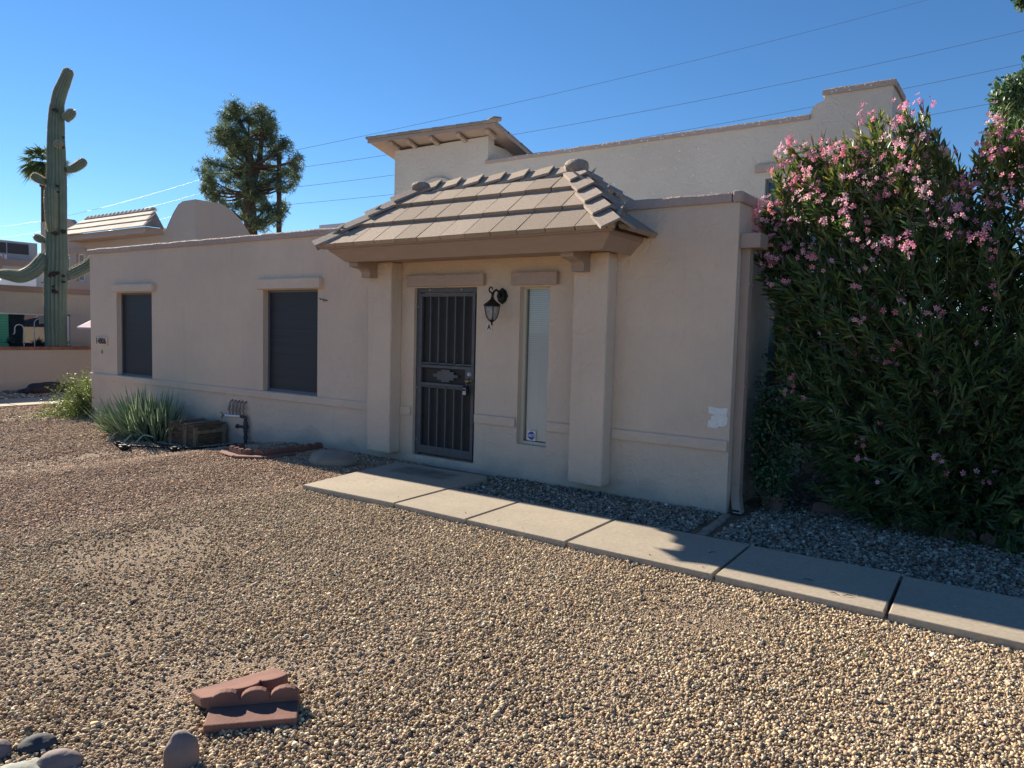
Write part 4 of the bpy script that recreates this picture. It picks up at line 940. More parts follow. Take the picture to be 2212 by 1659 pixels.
# ivy-like potted plants near the downspout
for i, (cx, cy, cz, r, lab) in enumerate(((-2.06, 7.25, .80, .30, 'trailing dark green potted vine climbing by the downspout at trim height'), (-1.98, 7.2, .42, .16, 'small paler green rounded-leaf plant near the downspout base'))):
    t = thing('potted_plant', lab, 'plant', (cx, cy, 0.03))
    n = 2600 if i == 0 else 900; P = rng.normal(0, 1, (n, 3)) * np.array([r * .55, r * .5, r * (.9 if i == 0 else .7)]) + np.array([cx, cy, cz])
    P[:, 0] = np.maximum(P[:, 0], -2.16 + rng.uniform(0, .08, n)); P[:, 2] = np.maximum(P[:, 2], .12)
    leaves('foliage', P, rdir(n), rng.uniform(.02, .045, n), rng.uniform(.012, .02, n), 3, np.zeros(n), np.tile([.03, .075, .035] if i == 0 else [.06, .14, .06], (n, 1)) * rng.lognormal(0, .2, (n, 1)), t)
    b = MB()
    for k in range(14): b.tube([(cx + random.uniform(-.03, .03), cy, .1), (cx + random.uniform(-.1, .1), cy + random.uniform(-.05, .05), cz * .6), tuple(P[k])], .005, 5)
    b.build('stems', 'stem', t)
    b = MB(); q = .09 - .02 * i; b.lathe([(q * .7, 0), (q, .14), (q * 1.1, .14), (q * 1.1, .17), (q * .95, .17), (q * .9, .13), (0, .13)], (cx + .03, cy + .05, .03), 16); b.build('pot', 'terradark', t)

# aloe clump -----------------------------------------------------------------
t = thing('aloe_clump', 'dense clump of spiky grey-green aloe leaves against the wall near the left corner', 'aloe', (-11.3, 6.2, -.12))
Vs, Fs, Cs = [], [], []; off = 0
for i in range(330):
    a = random.uniform(0, 2 * PI); rr = math.sqrt(random.random()); cx = -11.74 + rr * .70 * math.cos(a) + .1; cy = 6.22 + rr * .30 * math.sin(a)
    out = Vector(((cx + 11.6) * 1.1 + random.gauss(0, .25), (cy - 6.35) * 1.6 + random.gauss(0, .25) - .08, 0)); lean = min(1.35, out.length * 1.0)
    d = Vector((out.x, out.y, 1.15 - lean * .45 + random.uniform(-.2, .2))).normalized(); L_ = random.uniform(.46, .86) * (1.05 if lean < .5 else .9)
    w = random.uniform(.021, .036); col_ = np.array([.18, .245, .145]) * random.uniform(.7, 1.3); ns = 8
    sd = d.cross(Vector((0, 0, 1))); sd = sd.normalized() if sd.length > .05 else Vector((1, 0, 0)); nn = sd.cross(d).normalized(); bend = random.uniform(-.12, .25)
    for k in range(ns):
        s = k / (ns - 1); c = Vector((cx, cy, -.13)) + d * L_ * s + Vector((out.x, out.y, 0)).normalized() * 0 + Vector((0, 0, 1)) * bend * L_ * s * s * (1 if lean > .6 else -.15) + sd * math.sin(s * 2 + i) * .015
        ww = w * (1 - s ** 1.7) ** .9 + .0012
        Vs += [c - sd * ww + nn * ww * .25, c - nn * ww * .45, c + sd * ww + nn * ww * .25, c - nn * (-.02) * ww]
        Cs += [col_ * (1 + .25 * s)] * 4
    for k in range(ns - 1):
        for j in range(4): q = off + k * 4; Fs.append((q + j, q + (j + 1) % 4, q + 4 + (j + 1) % 4, q + 4 + j))
    off += ns * 4
npmesh('leaves', np.array([tuple(v) for v in Vs]), np.array(Fs), 'succ', np.array(Cs), t, t['o'], smooth=True)
b = MB()
for x, y in ((-11.2, 5.86), (-11.0, 5.93), (-11.6, 5.83)): b.tube(smoothpath([(x, y + .15, -.06), (x - .05, y, .0), (x - .02, y - .12, -.07), (x + .06, y - .2, -.09)], 3), [.012] * 9 + [.003], 6)
b.build('dry_leaves', 'cream', t, smooth=True)

# feathery bush behind the left corner ------------------------------------------
t = thing('fern_bush', 'feathery yellow-green asparagus fern bush at the left corner of the house', 'bush', (-15.1, 7.1, -.12))
n = 420; a = rng.uniform(0, 2 * PI, n); el = rng.uniform(.15, 1.35, n); d = np.stack([np.cos(a) * np.cos(el), np.sin(a) * np.cos(el), np.sin(el)], -1)
bs = np.array([-15.1, 7.1, -.05]) + rng.normal(0, .15, (n, 3)) * np.array([1, 1, 0]); Ls = rng.uniform(.6, 1.05, n)
K = 46; ii = np.repeat(np.arange(n), K); s = rng.uniform(.15, 1, n * K); P = bs[ii] + d[ii] * (Ls[ii] * s)[:, None]; P[:, 2] -= .55 * (s ** 2) * Ls[ii] * np.cos(el[ii]); P[:, 2] = np.maximum(P[:, 2], -.1)
dd = unit(d[ii] * .6 + rdir(n * K)); keep = P[:, 0] < -14.0
cc = np.array([(.12, .165, .045), (.075, .12, .035), (.18, .21, .07)])[rng.choice(3, n * K)] * rng.lognormal(0, .2, (n * K, 1))
leaves('foliage', P[keep], dd[keep], rng.uniform(.04, .08, keep.sum()), rng.uniform(.004, .007, keep.sum()), 3, rng.uniform(0, .3, keep.sum()), cc[keep], t)
b = MB()
for i in range(0, n, 4): p = Vector(bs[i]); q = p + Vector(d[i]) * Ls[i]; b.tube([p, p.lerp(q, .5), q - Vector((0, 0, .55 * Ls[i] * math.cos(el[i])))], .004, 4, cap=False)
b.build('stems', 'stem', t)

# saguaro ------------------------------------------------------------------------
M['cactus'] = mat('cactus_skin', (.15, .195, .145), (.115, .155, .12), 3, rough=.6, bump=.3, bscale=25, bdist=.01)
M['scar'] = mat('cactus_scar', (.03, .024, .02), (.05, .038, .03), 20, rough=.9)
cb = at(120, 760, 20.3); cb.z = -.12
t = thing('saguaro_cactus', 'tall ribbed saguaro cactus with short arms rising behind the garden wall', 'cactus', tuple(cb))
DS = 20.3; pxm = DS / 1594.05
spx = []
def cact(name, pts, n=40, ribs=14, tip=True, rib=.13):
    """pts: (x, y, width in picture units, extra depth)"""
    P = smoothpath([at(x, y, DS + e) for x, y, w, e in pts], 7)
    R_ = []
    wid = [w for _, _, w, _ in pts]
    for i in range(len(P)): f = i / (len(P) - 1) * (len(pts) - 1); k = min(int(f), len(pts) - 2); R_.append((wid[k] + (wid[k + 1] - wid[k]) * (f - k)) * pxm * .385 * (1 + .035 * noise.noise(Vector((i * .35, x_ := 1.3, 0)))))
    d = (P[-1] - P[-2]).normalized(); r = R_[-1]
    if tip:
        for a in (.25, .5, .75, .9, 1.0): P.append(P[len(R_) - 1 if False else -1] + d * 0); P[-1] = P[-2] + d * 0; 
        P = P[:-5]; q = P[-1]
        for a in (20, 40, 60, 75, 86): P.append(q + d * r * math.sin(math.radians(a))); R_.append(r * math.cos(math.radians(a)))
    o = MB().tube(P, R_, n * 2 if ribs else n, ribs=ribs, rib=rib).build(name, 'cactus', t, smooth=True)
    # spines along the ribs
    up = None; k = len(P)
    for i in range(k - 1):
        dd = (P[min(i + 1, k - 1)] - P[max(i - 1, 0)]).normalized()
        if up is None: up = dd.orthogonal().normalized()
        up = (up - dd * up.dot(dd)).normalized(); s_ = dd.cross(up)
        for j in range(ribs):
            a = 2 * PI * j / ribs; rr = up * math.cos(a) + s_ * math.sin(a)
            for q in range(3): spx.append((P[i].lerp(P[i + 1], q / 3) + rr * R_[i] * (1 + rib * .9), rr))
    return o
cact('trunk', [(120, 800, 46, 0), (121, 745, 47, 0), (120, 690, 49, 0), (120, 620, 51, 0), (122, 560, 50, 0), (122, 515, 47, 0), (122, 440, 46, 0), (122, 370, 43, 0), (121, 300, 39, 0), (122, 250, 35, 0), (124, 225, 30, 0), (130, 200, 30, 0), (139, 178, 27, 0), (147, 157, 24, 0)], ribs=16)
cact('arm', [(96, 392, 16, -.1), (84, 387, 20, -.25), (75, 382, 19, -.3)], ribs=12)
cact('arm', [(112, 500, 16, -.25), (111, 480, 24, -.35), (109, 440, 27, -.4), (109, 412, 25, -.4)], ribs=13)
cact('arm', [(143, 367, 14, 0), (158, 364, 20, .1), (172, 356, 22, .1), (179, 350, 20, .1)], ribs=12)
cact('arm', [(140, 258, 18, -.1), (149, 250, 22, -.1), (155, 243, 20, -.1)], ribs=12)
cact('arm', [(125, 313, 12, -.35), (126, 311, 16, -.45), (126, 310, 15, -.52)], ribs=12)
cact('arm', [(99, 521, 12, 0), (88, 517, 18, 0), (80, 513, 18, 0)], ribs=12)
cact('arm', [(98, 553, 26, -.1), (90, 565, 31, -.2), (72, 585, 34, -.4), (45, 597, 31, -.6), (18, 594, 26, -.8), (2, 592, 20, -.9)], ribs=13)
cact('arm', [(143, 598, 20, .1), (155, 592, 28, .3), (175, 582, 29, .5), (193, 572, 29, .6), (205, 560, 27, .6)], ribs=13)
for x, y, r in ((115, 592, 7), (124, 589, 4.5), (109, 596, 5), (137, 596, 4), (138, 609, 4), (116, 627, 4), (120, 631, 5), (115, 619, 3), (121, 505, 4), (137, 500, 6), (118, 503, 6), (125, 415, 3.5), (124, 402, 4), (119, 238, 6), (136, 318, 4), (137, 297, 3)):
    c = at(x, y, DS - .27 - (.0 if r > 5 else -.02)); 
    if abs(x - 121) > 12: c = at(x, y, DS - .20)
    place(lump(c, (r * pxm, .05, r * pxm * .75), x, 2, .5), Matrix.Translation(c) @ Matrix.Rotation(1.1, 4, 'Z')).build('scar', 'scar', t)
P = np.array([tuple(p) for p, r in spx]); R_ = np.array([tuple(r) for p, r in spx]); n = len(P) * 3; P = np.repeat(P, 3, 0); R_ = np.repeat(R_, 3, 0)
leaves('spines', P, unit(R_ + rdir(n) * .6), rng.uniform(.02, .045, n), np.full(n, .0012), 3, np.zeros(n), np.tile([.42, .38, .28], (n, 1)), t, fold=0)

# pine ----------------------------------------------------------------------------
def pine():
    D_ = 37.8; k = D_ / 1594.05
    base = at(540, 700, D_); base.z = -.1
    t = thing('pine_tree', 'tall ragged Aleppo pine beyond the roof left of the porch', 'pine', tuple(base))
    tr = [at(542, 560, D_), at(541, 480, D_), at(538, 420, D_), at(540, 360, D_), at(536, 300, D_), at(508, 240, D_)]
    b = MB(); b.tube([tuple(base)] + [tuple(p) for p in tr], [.42, .36, .33, .28, .22, .15, .06], 9)
    b.tube([tr[2], at(560, 350, D_ + .3), at(566, 290, D_ + .3), at(566, 240, D_)], [.2, .16, .1, .04], 7)
    b.build('trunk', 'trunk', t, smooth=True)
    cl = [(505, 232, 16, 12), (498, 255, 24, 14), (520, 250, 22, 16), (538, 262, 12, 14), (480, 285, 20, 16), (505, 290, 30, 20), (565, 243, 20, 14), (572, 265, 26, 18), (560, 290, 26, 18), (585, 290, 16, 18), (480, 305, 24, 12), (512, 320, 34, 16), (540, 315, 26, 14), (590, 318, 22, 12), (612, 318, 14, 9), (618, 312, 9, 7), (500, 338, 12, 7), (545, 335, 26, 10), (585, 335, 20, 10), (455, 352, 20, 7), (480, 358, 24, 7), (515, 358, 30, 8), (560, 355, 26, 9), (448, 375, 18, 14), (462, 392, 22, 14), (445, 405, 14, 12), (498, 382, 22, 12), (530, 375, 26, 10), (570, 372, 18, 8), (458, 420, 18, 10), (472, 432, 22, 10), (490, 410, 12, 8), (530, 400, 26, 14), (558, 400, 24, 12), (580, 395, 14, 8), (545, 425, 26, 10), (598, 382, 12, 9), (616, 372, 12, 10), (632, 352, 16, 8), (640, 365, 12, 12), (634, 385, 12, 10), (645, 345, 7, 7), (605, 402, 18, 6), (622, 403, 10, 5), (518, 440, 14, 10), (545, 450, 26, 12), (528, 470, 18, 10), (550, 480, 22, 10), (575, 448, 16, 8), (590, 458, 20, 9), (612, 452, 16, 9), (600, 472, 22, 8), (582, 480, 18, 9), (568, 495, 8, 4), (500, 452, 8, 4), (560, 425, 18, 12), (478, 445, 12, 4)]
    pos = []
    b = MB()
    for x, y, rx, ry in cl:
        c = at(x, y, D_ + random.uniform(-.9, 1.3)); 
        f = min(range(len(tr)), key=lambda q: (tr[q] - c).length + abs(tr[q].z - c.z + .6)); o = tr[f]
        b.tube([o, o.lerp(c, .55) - Vector((0, 0, .15)), c], [.09, .05, .02], 5, cap=False)
        rx *= .84; ry *= .87; m_ = int(rx * ry / 13) + 4
        for _ in range(m_):
            a = random.random() * 2 * PI; rr = math.sqrt(random.random())
            p = c + AR * (rx * rr * math.cos(a) * k) + Vector((0, 0, ry * rr * math.sin(a) * k)) + AF * random.gauss(0, rx * k * .45)
            pos.append(p)
            if random.random() < .35: b.tube([c, p], [.02, .01], 4, cap=False)
    b.build('limbs', 'trunk', t)
    P = np.array([tuple(p) for p in pos]); K = 60; n = len(P) * K; ii = np.repeat(np.arange(len(P)), K)
    sub = P[ii] + np.repeat(rng.normal(0, .13, (len(P) * 6, 3)), K // 6, 0)
    d = unit(rdir(n) + np.array([0, 0, .35])); cc = np.array([(.14, .19, .10), (.10, .145, .09), (.22, .26, .13), (.07, .10, .065)])[rng.choice(4, len(P))][ii] * rng.lognormal(0, .25, (n, 1))
    leaves('crown', sub, d, rng.uniform(.15, .27, n), rng.uniform(.010, .016, n), 3, rng.uniform(0, .3, n), cc, t, m='needle', fold=0)
pine()

# palm ---------------------------------------------------------------------------
def palm():
    D_ = 62; t0 = at(97, 352, D_); base = at(97, 700, D_); base.z = -.1
    t = thing('palm_tree', 'distant fan palm partly hidden behind the saguaro cactus', 'palm', tuple(base))
    b = MB(); b.tube([tuple(base), tuple(base.lerp(t0, .5)), tuple(t0 - Vector((0, 0, .6)))], [.35, .28, .3], 9); b.tube([tuple(t0 - Vector((0, 0, 2.0))), tuple(t0 - Vector((0, 0, .2)))], [.42, .5], 9); b.build('trunk', 'trunk', t)
    bs, ds, ls, ws = [], [], [], []
    for i in range(44):
        a = random.uniform(0, 2 * PI); el = random.uniform(-.7, 1.35); fd = Vector((math.cos(a) * math.cos(el), math.sin(a) * math.cos(el), math.sin(el))); L_ = random.uniform(.6, 1.1); hub = t0 + fd * L_
        sd = fd.cross(Vector((0, 0, 1))).normalized()
        for k in range(22):
            th = (k - 10.5) / 10.5 * 1.25; dd = (fd * math.cos(th) + sd * math.sin(th)).normalized(); bs.append(tuple(hub)); ds.append(tuple(dd)); ls.append(random.uniform(.9, 1.25)); ws.append(.045)
    n = len(bs); leaves('crown', np.array(bs), np.array(ds), np.array(ls), np.array(ws), 4, rng.uniform(.1, .7, n), np.tile([.10, .14, .055], (n, 1)) * rng.lognormal(0, .3, (n, 1)), t, m='needle')
palm()

# broad-leaved tree at the right edge ---------------------------------------------
def ftree():
    D_ = 17; c = at(2290, 240, D_); base = Vector((c.x, c.y, 0))
    t = thing('broadleaf_tree', 'leafy tree with round glossy leaves behind the oleander at the right edge', 'tree', tuple(base))
    b = MB(); b.tube([base, base.lerp(c, .6), c], [.22, .16, .08], 8)
    spots = [(2185, 200, 38), (2205, 240, 40), (2165, 235, 24), (2190, 290, 40), (2150, 285, 20), (2230, 180, 40), (2260, 230, 60), (2290, 120, 60), (2330, 260, 80), (2208, 2, 12), (2240, -20, 40), (2320, 20, 60), (2140, 310, 18), (2250, 320, 60), (2200, 335, 40)]
    Ps = []
    for x, y, r in spots:
        p = at(x, y, D_ + random.uniform(-.8, .8)); b.tube([c, c.lerp(p, .5) + Vector((0, 0, .1)), p], [.05, .03, .012], 5, cap=False)
        m_ = int(r * r * .55) + 25
        if x < 2150: m_ = m_ // 2
        k = D_ / 1594.05; q = rdir(m_) * (rng.uniform(0, 1, m_) ** .45)[:, None] * r * k * 1.1
        Ps.append(q + np.array(tuple(p)))
    b.build('limbs', 'trunk', t)
    P = np.concatenate(Ps); n = len(P)
    leaves('crown', P, unit(rdir(n) + np.array([0, 0, -.4])), rng.uniform(.07, .12, n), rng.uniform(.022, .036, n), 4, rng.uniform(0, .3, n), np.array([(.06, .11, .05), (.04, .08, .04), (.10, .15, .05)])[rng.choice(3, n)] * rng.lognormal(0, .2, (n, 1)), t)
ftree()

# ================================================================== TWO-STOREY BLOCK BEHIND
YU = 13.0
t = thing('two_storey_building', 'two-storey tan stucco building with stepped parapet rising behind the porch roof', 'building', (-6, YU, 0))
zp = 5.44
b = MB()
out = [(-12.77, 0), (-2.05, 0), (-2.05, 5.70), (-3.06, 5.70)]
out += [(-3.06, 5.62)] + [(-3.06 - .21 * math.sin(a), 5.44 + .18 * math.cos(a) - .0) for a in [i * PI / 12 for i in range(0, 7)]] + [(-9.97, zp - .09), (-9.97, 5.95), (-12.77, 5.95)]
uw = (-3.98, -2.72, 3.2, 4.45)
# front wall as one plate with a window hole: split left / right / above / below the window
def clipcol(x):   # wall top at x
    if x < -9.97: return 5.95
    if x < -3.27: return zp - .09
    if x < -3.06: a = math.asin(min(1, (-3.06 - x) / .21)); return 5.44 + .18 * math.cos(a)
    return 5.70
for x0, x1, za in ((-12.77, -9.97, 5.95), (-9.97, uw[0], zp - .09)): b.box(x0, x1, YU, YU + .22, 0, za)
b.box(uw[0], uw[1], YU, YU + .22, 0, uw[2]); b.box(uw[0], -3.27, YU, YU + .22, uw[3], zp - .09)
b.box(-3.27, uw[1], YU, YU + .22, uw[3], zp - .0901); b.box(uw[1], -2.05, YU, YU + .22, 0, zp - .0902)
arc = [(-3.27, zp - .09)] + [(-3.06 - .21 * math.cos(i * PI / 16), zp + .0 + .18 * math.sin(i * PI / 16)) for i in range(9)] + [(-3.06, 5.70), (-2.05, 5.70), (-2.05, zp - .09)]
b.prism([(x, YU, z) for x, z in arc], (0, .22, 0))
# right side wall with curved step down
sd = [(YU + .22, 0), (YU + .22, 5.70), (14.0, 5.70), (14.0, 5.5)] + [(14.0 + .6 * math.sin(i * PI / 12), 4.9 + .6 * math.cos(i * PI / 12)) for i in range(1, 7)] + [(18, 4.9), (18, 0)]
b.prism([(-2.05, y, z) for y, z in sd], (-.22, 0, 0))
b.box(-12.77, -12.55, YU + .22, 18, 0, 5.7); b.box(-9.97 - .2, -9.97, YU + .22, 18, 5.0, 5.8)
b.build('wall', 'wallup', t, fix=True)
b = MB(); b.box(-12.5, -2.3, YU + .25, 17.9, 4.9, 5.0); b.build('flat_roof', 'patchwhite', t)
b = MB(); cap(b, -10.02, -3.275, YU - .035, YU + .25, zp - .09, zp); cap(b, -3.09, -2.02, YU - .035, YU + .25, 5.70, 5.80); b.box(-2.28, -2.015, YU + .25, 14.03, 5.70, 5.80); b.build('parapet_cap', 'trim', t)
chips('paint_chips', t, [(random.gauss(-6.2 if random.random() < .6 else -5.2, .4), random.uniform(4.3, 5.3), random.uniform(.008, .022)) for _ in range(40)] + [(random.uniform(-9, -2.5), random.uniform(4.5, 5.5), random.uniform(.006, .014)) for _ in range(25)], YU)
chips('paint_chips', t, [(random.uniform(-9.5, -3.4), random.uniform(zp - .08, zp - .01), random.uniform(.01, .022)) for _ in range(60)] + [(random.uniform(-3, -2.1), random.uniform(5.72, 5.78), .02) for _ in range(8)], YU - .04)
MB().box(-4.13, -2.6, YU - .06, YU + .01, 4.56, 4.69).build('lintel', 'trim', t, bevel=.01)
f = MB(); a, c, d, e = uw
for q in ((a, a + .06, d, e), (c - .06, c, d, e), (a + .06, c - .06, e - .06, e), (a + .06, c - .06, d, d + .06), (a + .5, a + .54, d + .06, e - .06)): f.box(q[0], q[1], YU + .08, YU + .14, q[2], q[3])
fo = f.build('window', 'wframe', t); MB().box(a + .05, c - .05, YU + .11, YU + .12, d + .05, e - .05).build('pane', 'darkglass', fo)
MB().box(a - .0, a + .02, YU - .001, YU + .08, d, e).build('frame', 'creamframe', fo)
# arch relief seen over the porch ridge
b = MB(); b.prism([(-11.42 + .62 * math.cos(i * PI / 14), YU - .05, 4.78 + .42 * math.sin(i * PI / 14)) for i in range(15)], (0, .051, 0)); b.build('arch_hood', 'wallup', t, bevel=.01)
# shed roof of the tower with rafter tails
sl_t = -.26
def zr(y, x=0): return 6.04 + (y - 12.68) * sl_t - (x + 9.5) * .033
b = MB(); X0, X1, Y0, Y1 = -13.35, -9.55, 12.68, 15.6
b.hexa([(X0, Y0, zr(Y0, X0)), (X1, Y0, zr(Y0, X1)), (X1, Y1, zr(Y1, X1)), (X0, Y1, zr(Y1, X0)), (X0, Y0, zr(Y0, X0) + .03), (X1, Y0, zr(Y0, X1) + .03), (X1, Y1, zr(Y1, X1) + .03), (X0, Y1, zr(Y1, X0) + .03)])
b.hexa([(X0, Y0 - .02, zr(Y0, X0) - .03), (X1 + .02, Y0 - .02, zr(Y0, X1) - .03), (X1 + .02, Y0, zr(Y0, X1) - .03), (X0, Y0, zr(Y0, X0) - .03), (X0, Y0 - .02, zr(Y0, X0) + .05), (X1 + .02, Y0 - .02, zr(Y0, X1) + .05), (X1 + .02, Y0, zr(Y0, X1) + .05), (X0, Y0, zr(Y0, X0) + .05)])
b.hexa([(X1, Y0, zr(Y0, X1) - .03), (X1 + .02, Y0, zr(Y0, X1) - .03), (X1 + .02, Y1, zr(Y1, X1) - .03), (X1, Y1, zr(Y1, X1) - .03), (X1, Y0, zr(Y0, X1) + .05), (X1 + .02, Y0, zr(Y0, X1) + .05), (X1 + .02, Y1, zr(Y1, X1) + .05), (X1, Y1, zr(Y1, X1) + .05)])
tr_ = b.build('tower_roof', 'wood', t)
b = MB()
nt_ = 11
for i in range(nt_):
    for j in range(6):
        xa, xb = X0 - .03 + (X1 - X0 + .06) * i / nt_, X0 - .03 + (X1 - X0 + .06) * (i + 1) / nt_ - .01; ya, yb_ = Y0 - .06 + j * .5, Y0 - .06 + (j + 1) * .5 + .04
        za, zb_ = zr(ya, xa) + .055, zr(yb_, xa) + .06
        b.hexa([(xa, ya, za), (xb, ya, za - .01), (xb, yb_, zb_ - .01), (xa, yb_, zb_), (xa, ya, za + .05), (xb, ya, za + .03), (xb, yb_, zb_ + .02), (xa, yb_, zb_ + .03)])
b.build('roof_tiles', 'hiptile', tr_)
c = (X1 - .02, Y0 + .0, zr(Y0, X1) + .12); place(lump(c, (.18, .10, .06), 4), Matrix.Translation(c)).build('ridge_end_cap', 'mortar', tr_, smooth=True)
for x in (-12.65, -12.1, -11.4, -10.6, -9.8):
    z = zr(12.7, x) - .03; b = MB(); b.prism([(x - .05, 12.71, z), (x - .05, 12.71, z - .04), (x - .05, 12.76, z - .09), (x - .05, 12.85, z - .10), (x - .05, YU, z - .16), (x - .05, YU, z - .10)], (.10, 0, 0)); b.build('rafter_tail', 'wood', t)
for y in (13.4, 14.2, 15.0): z = zr(y) - .03; b = MB(); b.box(-9.965, -9.58, y - .05, y + .05, z - .10, z); b.build('rafter_tail', 'wood', t)
# little tiled eave on the right flank
b = MB(); b.box(-2.04, -1.22, 13.5, 14.9, 4.28, 4.36); b.hexa([(-2.04, 13.45, 4.45), (-1.14, 13.45, 4.362), (-1.14, 15, 4.362), (-2.04, 15, 4.45), (-2.04, 13.45, 4.74), (-1.32, 13.45, 4.68), (-1.32, 15, 4.68), (-2.04, 15, 4.74)]); b.hexa([(-1.6, 13.44, 4.62), (-1.3, 13.44, 4.60), (-1.3, 13.6, 4.60), (-1.6, 13.6, 4.62), (-1.6, 13.44, 4.78), (-1.28, 13.44, 4.74), (-1.28, 13.6, 4.74), (-1.6, 13.6, 4.78)])
b.build('side_eave', 'hiptile', t)
# back garden wall behind the oleander
b = MB(); b.box(-2.3, 9, 9.6, 9.8, -.1, 1.75); tag(b.build('garden_wall', 'neigh', loc=(2, 9.6, 0)), 'tan stucco garden wall hidden behind the oleander shrub', 'wall')

# ================================================================== NEIGHBOURS ON THE LEFT
XG = -21.5
t = thing('garden_wall', 'low tan stucco garden wall with brick cap in front of the saguaro', 'wall', (XG, 9, -.1))
MB().box(XG - .2, XG, 2, 22, -.3, .93).build('wall', 'neigh', t, bevel=.01)
b = MB(); y = 2.0; random.seed(3)
while y < 22:
    w = random.choice((.10, .10, .12, .2)); b.box(XG - .24, XG + .03, y, y + w - .012, .932, 1.01); y += w
b.build('cap_bricks', 'brick', t); MB().box(XG - .23, XG + .02, 2, 22, .932, 1.0).build('mortar_bed', 'mortar', t)
# low building
XB = -23.3
t = thing('low_building', 'single-storey tan building with wide dark window behind the garden wall', 'building', (XB, 9, 0))
wy0, wy1, wz0, wz1 = 6.5, 10.3, .55, 1.90
b = MB(); b.box(XB - .2, XB, 2, wy0, -.2, 2.5); b.box(XB - .2, XB, wy1, 16.2, -.2, 2.5); b.box(XB - .2, XB, wy0, wy1, -.2, wz0); b.box(XB - .2, XB, wy0, wy1, wz1, 2.5); b.build('wall', 'neigh', t)
MB().box(XB - .25, XB + .04, 2, 16.2, 2.5, 2.66).build('parapet_cap', 'neigh_trim', t)
MB().box(XB - 9, XB - .25, 2, 15.9, 2.3, 2.4).build('flat_roof', 'patchwhite', t)
wn = MB()
for q in ((wy0, wy0 + .05), (wy1 - .05, wy1), (7.9, 7.94)): wn.box(XB - .12, XB - .06, q[0], q[1], wz0, wz1)
wn.box(XB - .12, XB - .06, wy0, wy1, wz1 - .04, wz1 + .001)
wn = wn.build('window', 'whiteframe', t); MB().box(XB - .10, XB - .09, wy0 + .02, wy1 - .02, wz0, wz1 - .02).build('pane', 'darkglass', wn)
b = MB(); z = .8
while z < 1.86: b.box(XB - .085, XB - .075, 7.6, 8.72, z, z + .035); z += .045
b.build('green_blind', 'greenblind', wn)
# curtain gap / light shapes seen in the glass: valance and sill shelf
MB().hexa([(XB - .085, 9.5, 1.60), (XB - .085, 10.25, 1.72), (XB - .075, 10.25, 1.72), (XB - .075, 9.5, 1.60), (XB - .085, 9.5, 1.84), (XB - .085, 10.25, 1.86), (XB - .075, 10.25, 1.86), (XB - .075, 9.5, 1.84)]).build('valance', 'curtain', wn)
# shepherd hooks
for i, (cy, h, r) in enumerate(((8.98, 1.75, .14), (8.72, 1.58, .11))):
    sgn = 1 if i == 0 else -1
    P = [(-22.4, cy, -.1), (-22.4, cy, h - r)] + [(-22.4, cy + sgn * (r - r * math.cos(a)), h - r + r * math.sin(a)) for a in [k * PI / 8 for k in range(1, 9)]] + [(-22.4, cy + sgn * 2 * r, h - r - .12), (-22.4, cy + sgn * (2 * r + .04), h - r - .15)]
    tag(MB().tube(P, .014, 6).build('plant_hook', 'grey', loc=(-22.4, cy, 0), smooth=True), ['taller curved metal plant hook before the dark window of the low building', 'shorter curved metal plant hook before the dark window of the low building'][i], 'plant hook')
# potted agave silhouettes
for i, (x, y, r) in enumerate(((-22.7, 9.75, .36), (-22.6, 8.45, .25))):
    t = thing('patio_plant', ['spiky dark plant before the window close to the saguaro trunk', 'small dark potted plant before the green blind'][i], 'plant', (x, y, -.1)); n = 60
    a = rng.uniform(0, 2 * PI, n); el = rng.uniform(.3, 1.4, n); leaves('foliage', np.tile([x, y, .95 + .1 * i], (n, 1)), np.stack([np.cos(a) * np.cos(el), np.sin(a) * np.cos(el), np.sin(el)], -1), rng.uniform(.5, 1, n) * r, np.full(n, .022), 4, rng.uniform(0, .3, n), np.tile([.04, .055, .05], (n, 1)), t)
    b = MB(); b.lathe([(.12, 0), (.2, .95), (.22, 1.0), (.18, 1.0), (0, .98)], (x, y, -.1), 12); b.build('pot', 'rk5', t)
# patio umbrella
c = at(885, 0, 1); uc = Vector((-21.0, 10.65, 1.95))
t = thing('patio_umbrella', 'pale pink patio umbrella peeking out past the left corner of the house', 'umbrella', (uc.x, uc.y, -.1))
b = MB(); k = 8; n0 = 0
for i in range(k):
    a0, a1 = 2 * PI * i / k, 2 * PI * (i + 1) / k; p0 = (uc.x + 1.2 * math.cos(a0), uc.y + 1.2 * math.sin(a0), 1.55); p1 = (uc.x + 1.2 * math.cos(a1), uc.y + 1.2 * math.sin(a1), 1.55)
    b.poly([p0, p1, (uc.x, uc.y, 2.15)]); b.poly([p0, p1, (p1[0], p1[1], 1.50), (p0[0], p0[1], 1.50)])
b.build('canopy', 'pink', t, fix=False); MB().tube([(uc.x, uc.y, -.1), (uc.x, uc.y, 2.2)], .02, 8).build('pole', 'grey', t)
# second low building and roof units
t = thing('far_building', 'brown-trimmed flat-roofed building behind the low building, under the grey roof unit', 'building', (-30, 9, 0))
MB().box(-38, -30, 2, 12.9, -.2, 3.62).build('wall', 'neigh', t); MB().box(-38, -29.93, 2, 12.95, 3.62, 3.84).build('parapet_cap', 'neigh_trim', t)
MB().prism([(-29.9, 9.6, 3.3), (-29.9, 11.0, 3.3), (-29.9, 11.0, 3.9), (-29.9, 10.8, 4.15), (-29.9, 10.3, 4.4), (-29.9, 9.6, 4.4)], (-.3, 0, 0)).build('curved_parapet', 'neigh_trim', t)
T = Matrix.Translation((-31, 11.75, 3.75))
t = thing('roof_cooler', 'grey box roof cooler with dark louvred top above the far building, left of the cactus', 'roof unit', (-31, 11.75, 3.6))
MB().box(-.9, .3, -.55, .72, -.1, .82, T).build('cabinet', 'hvac', t, bevel=.01)
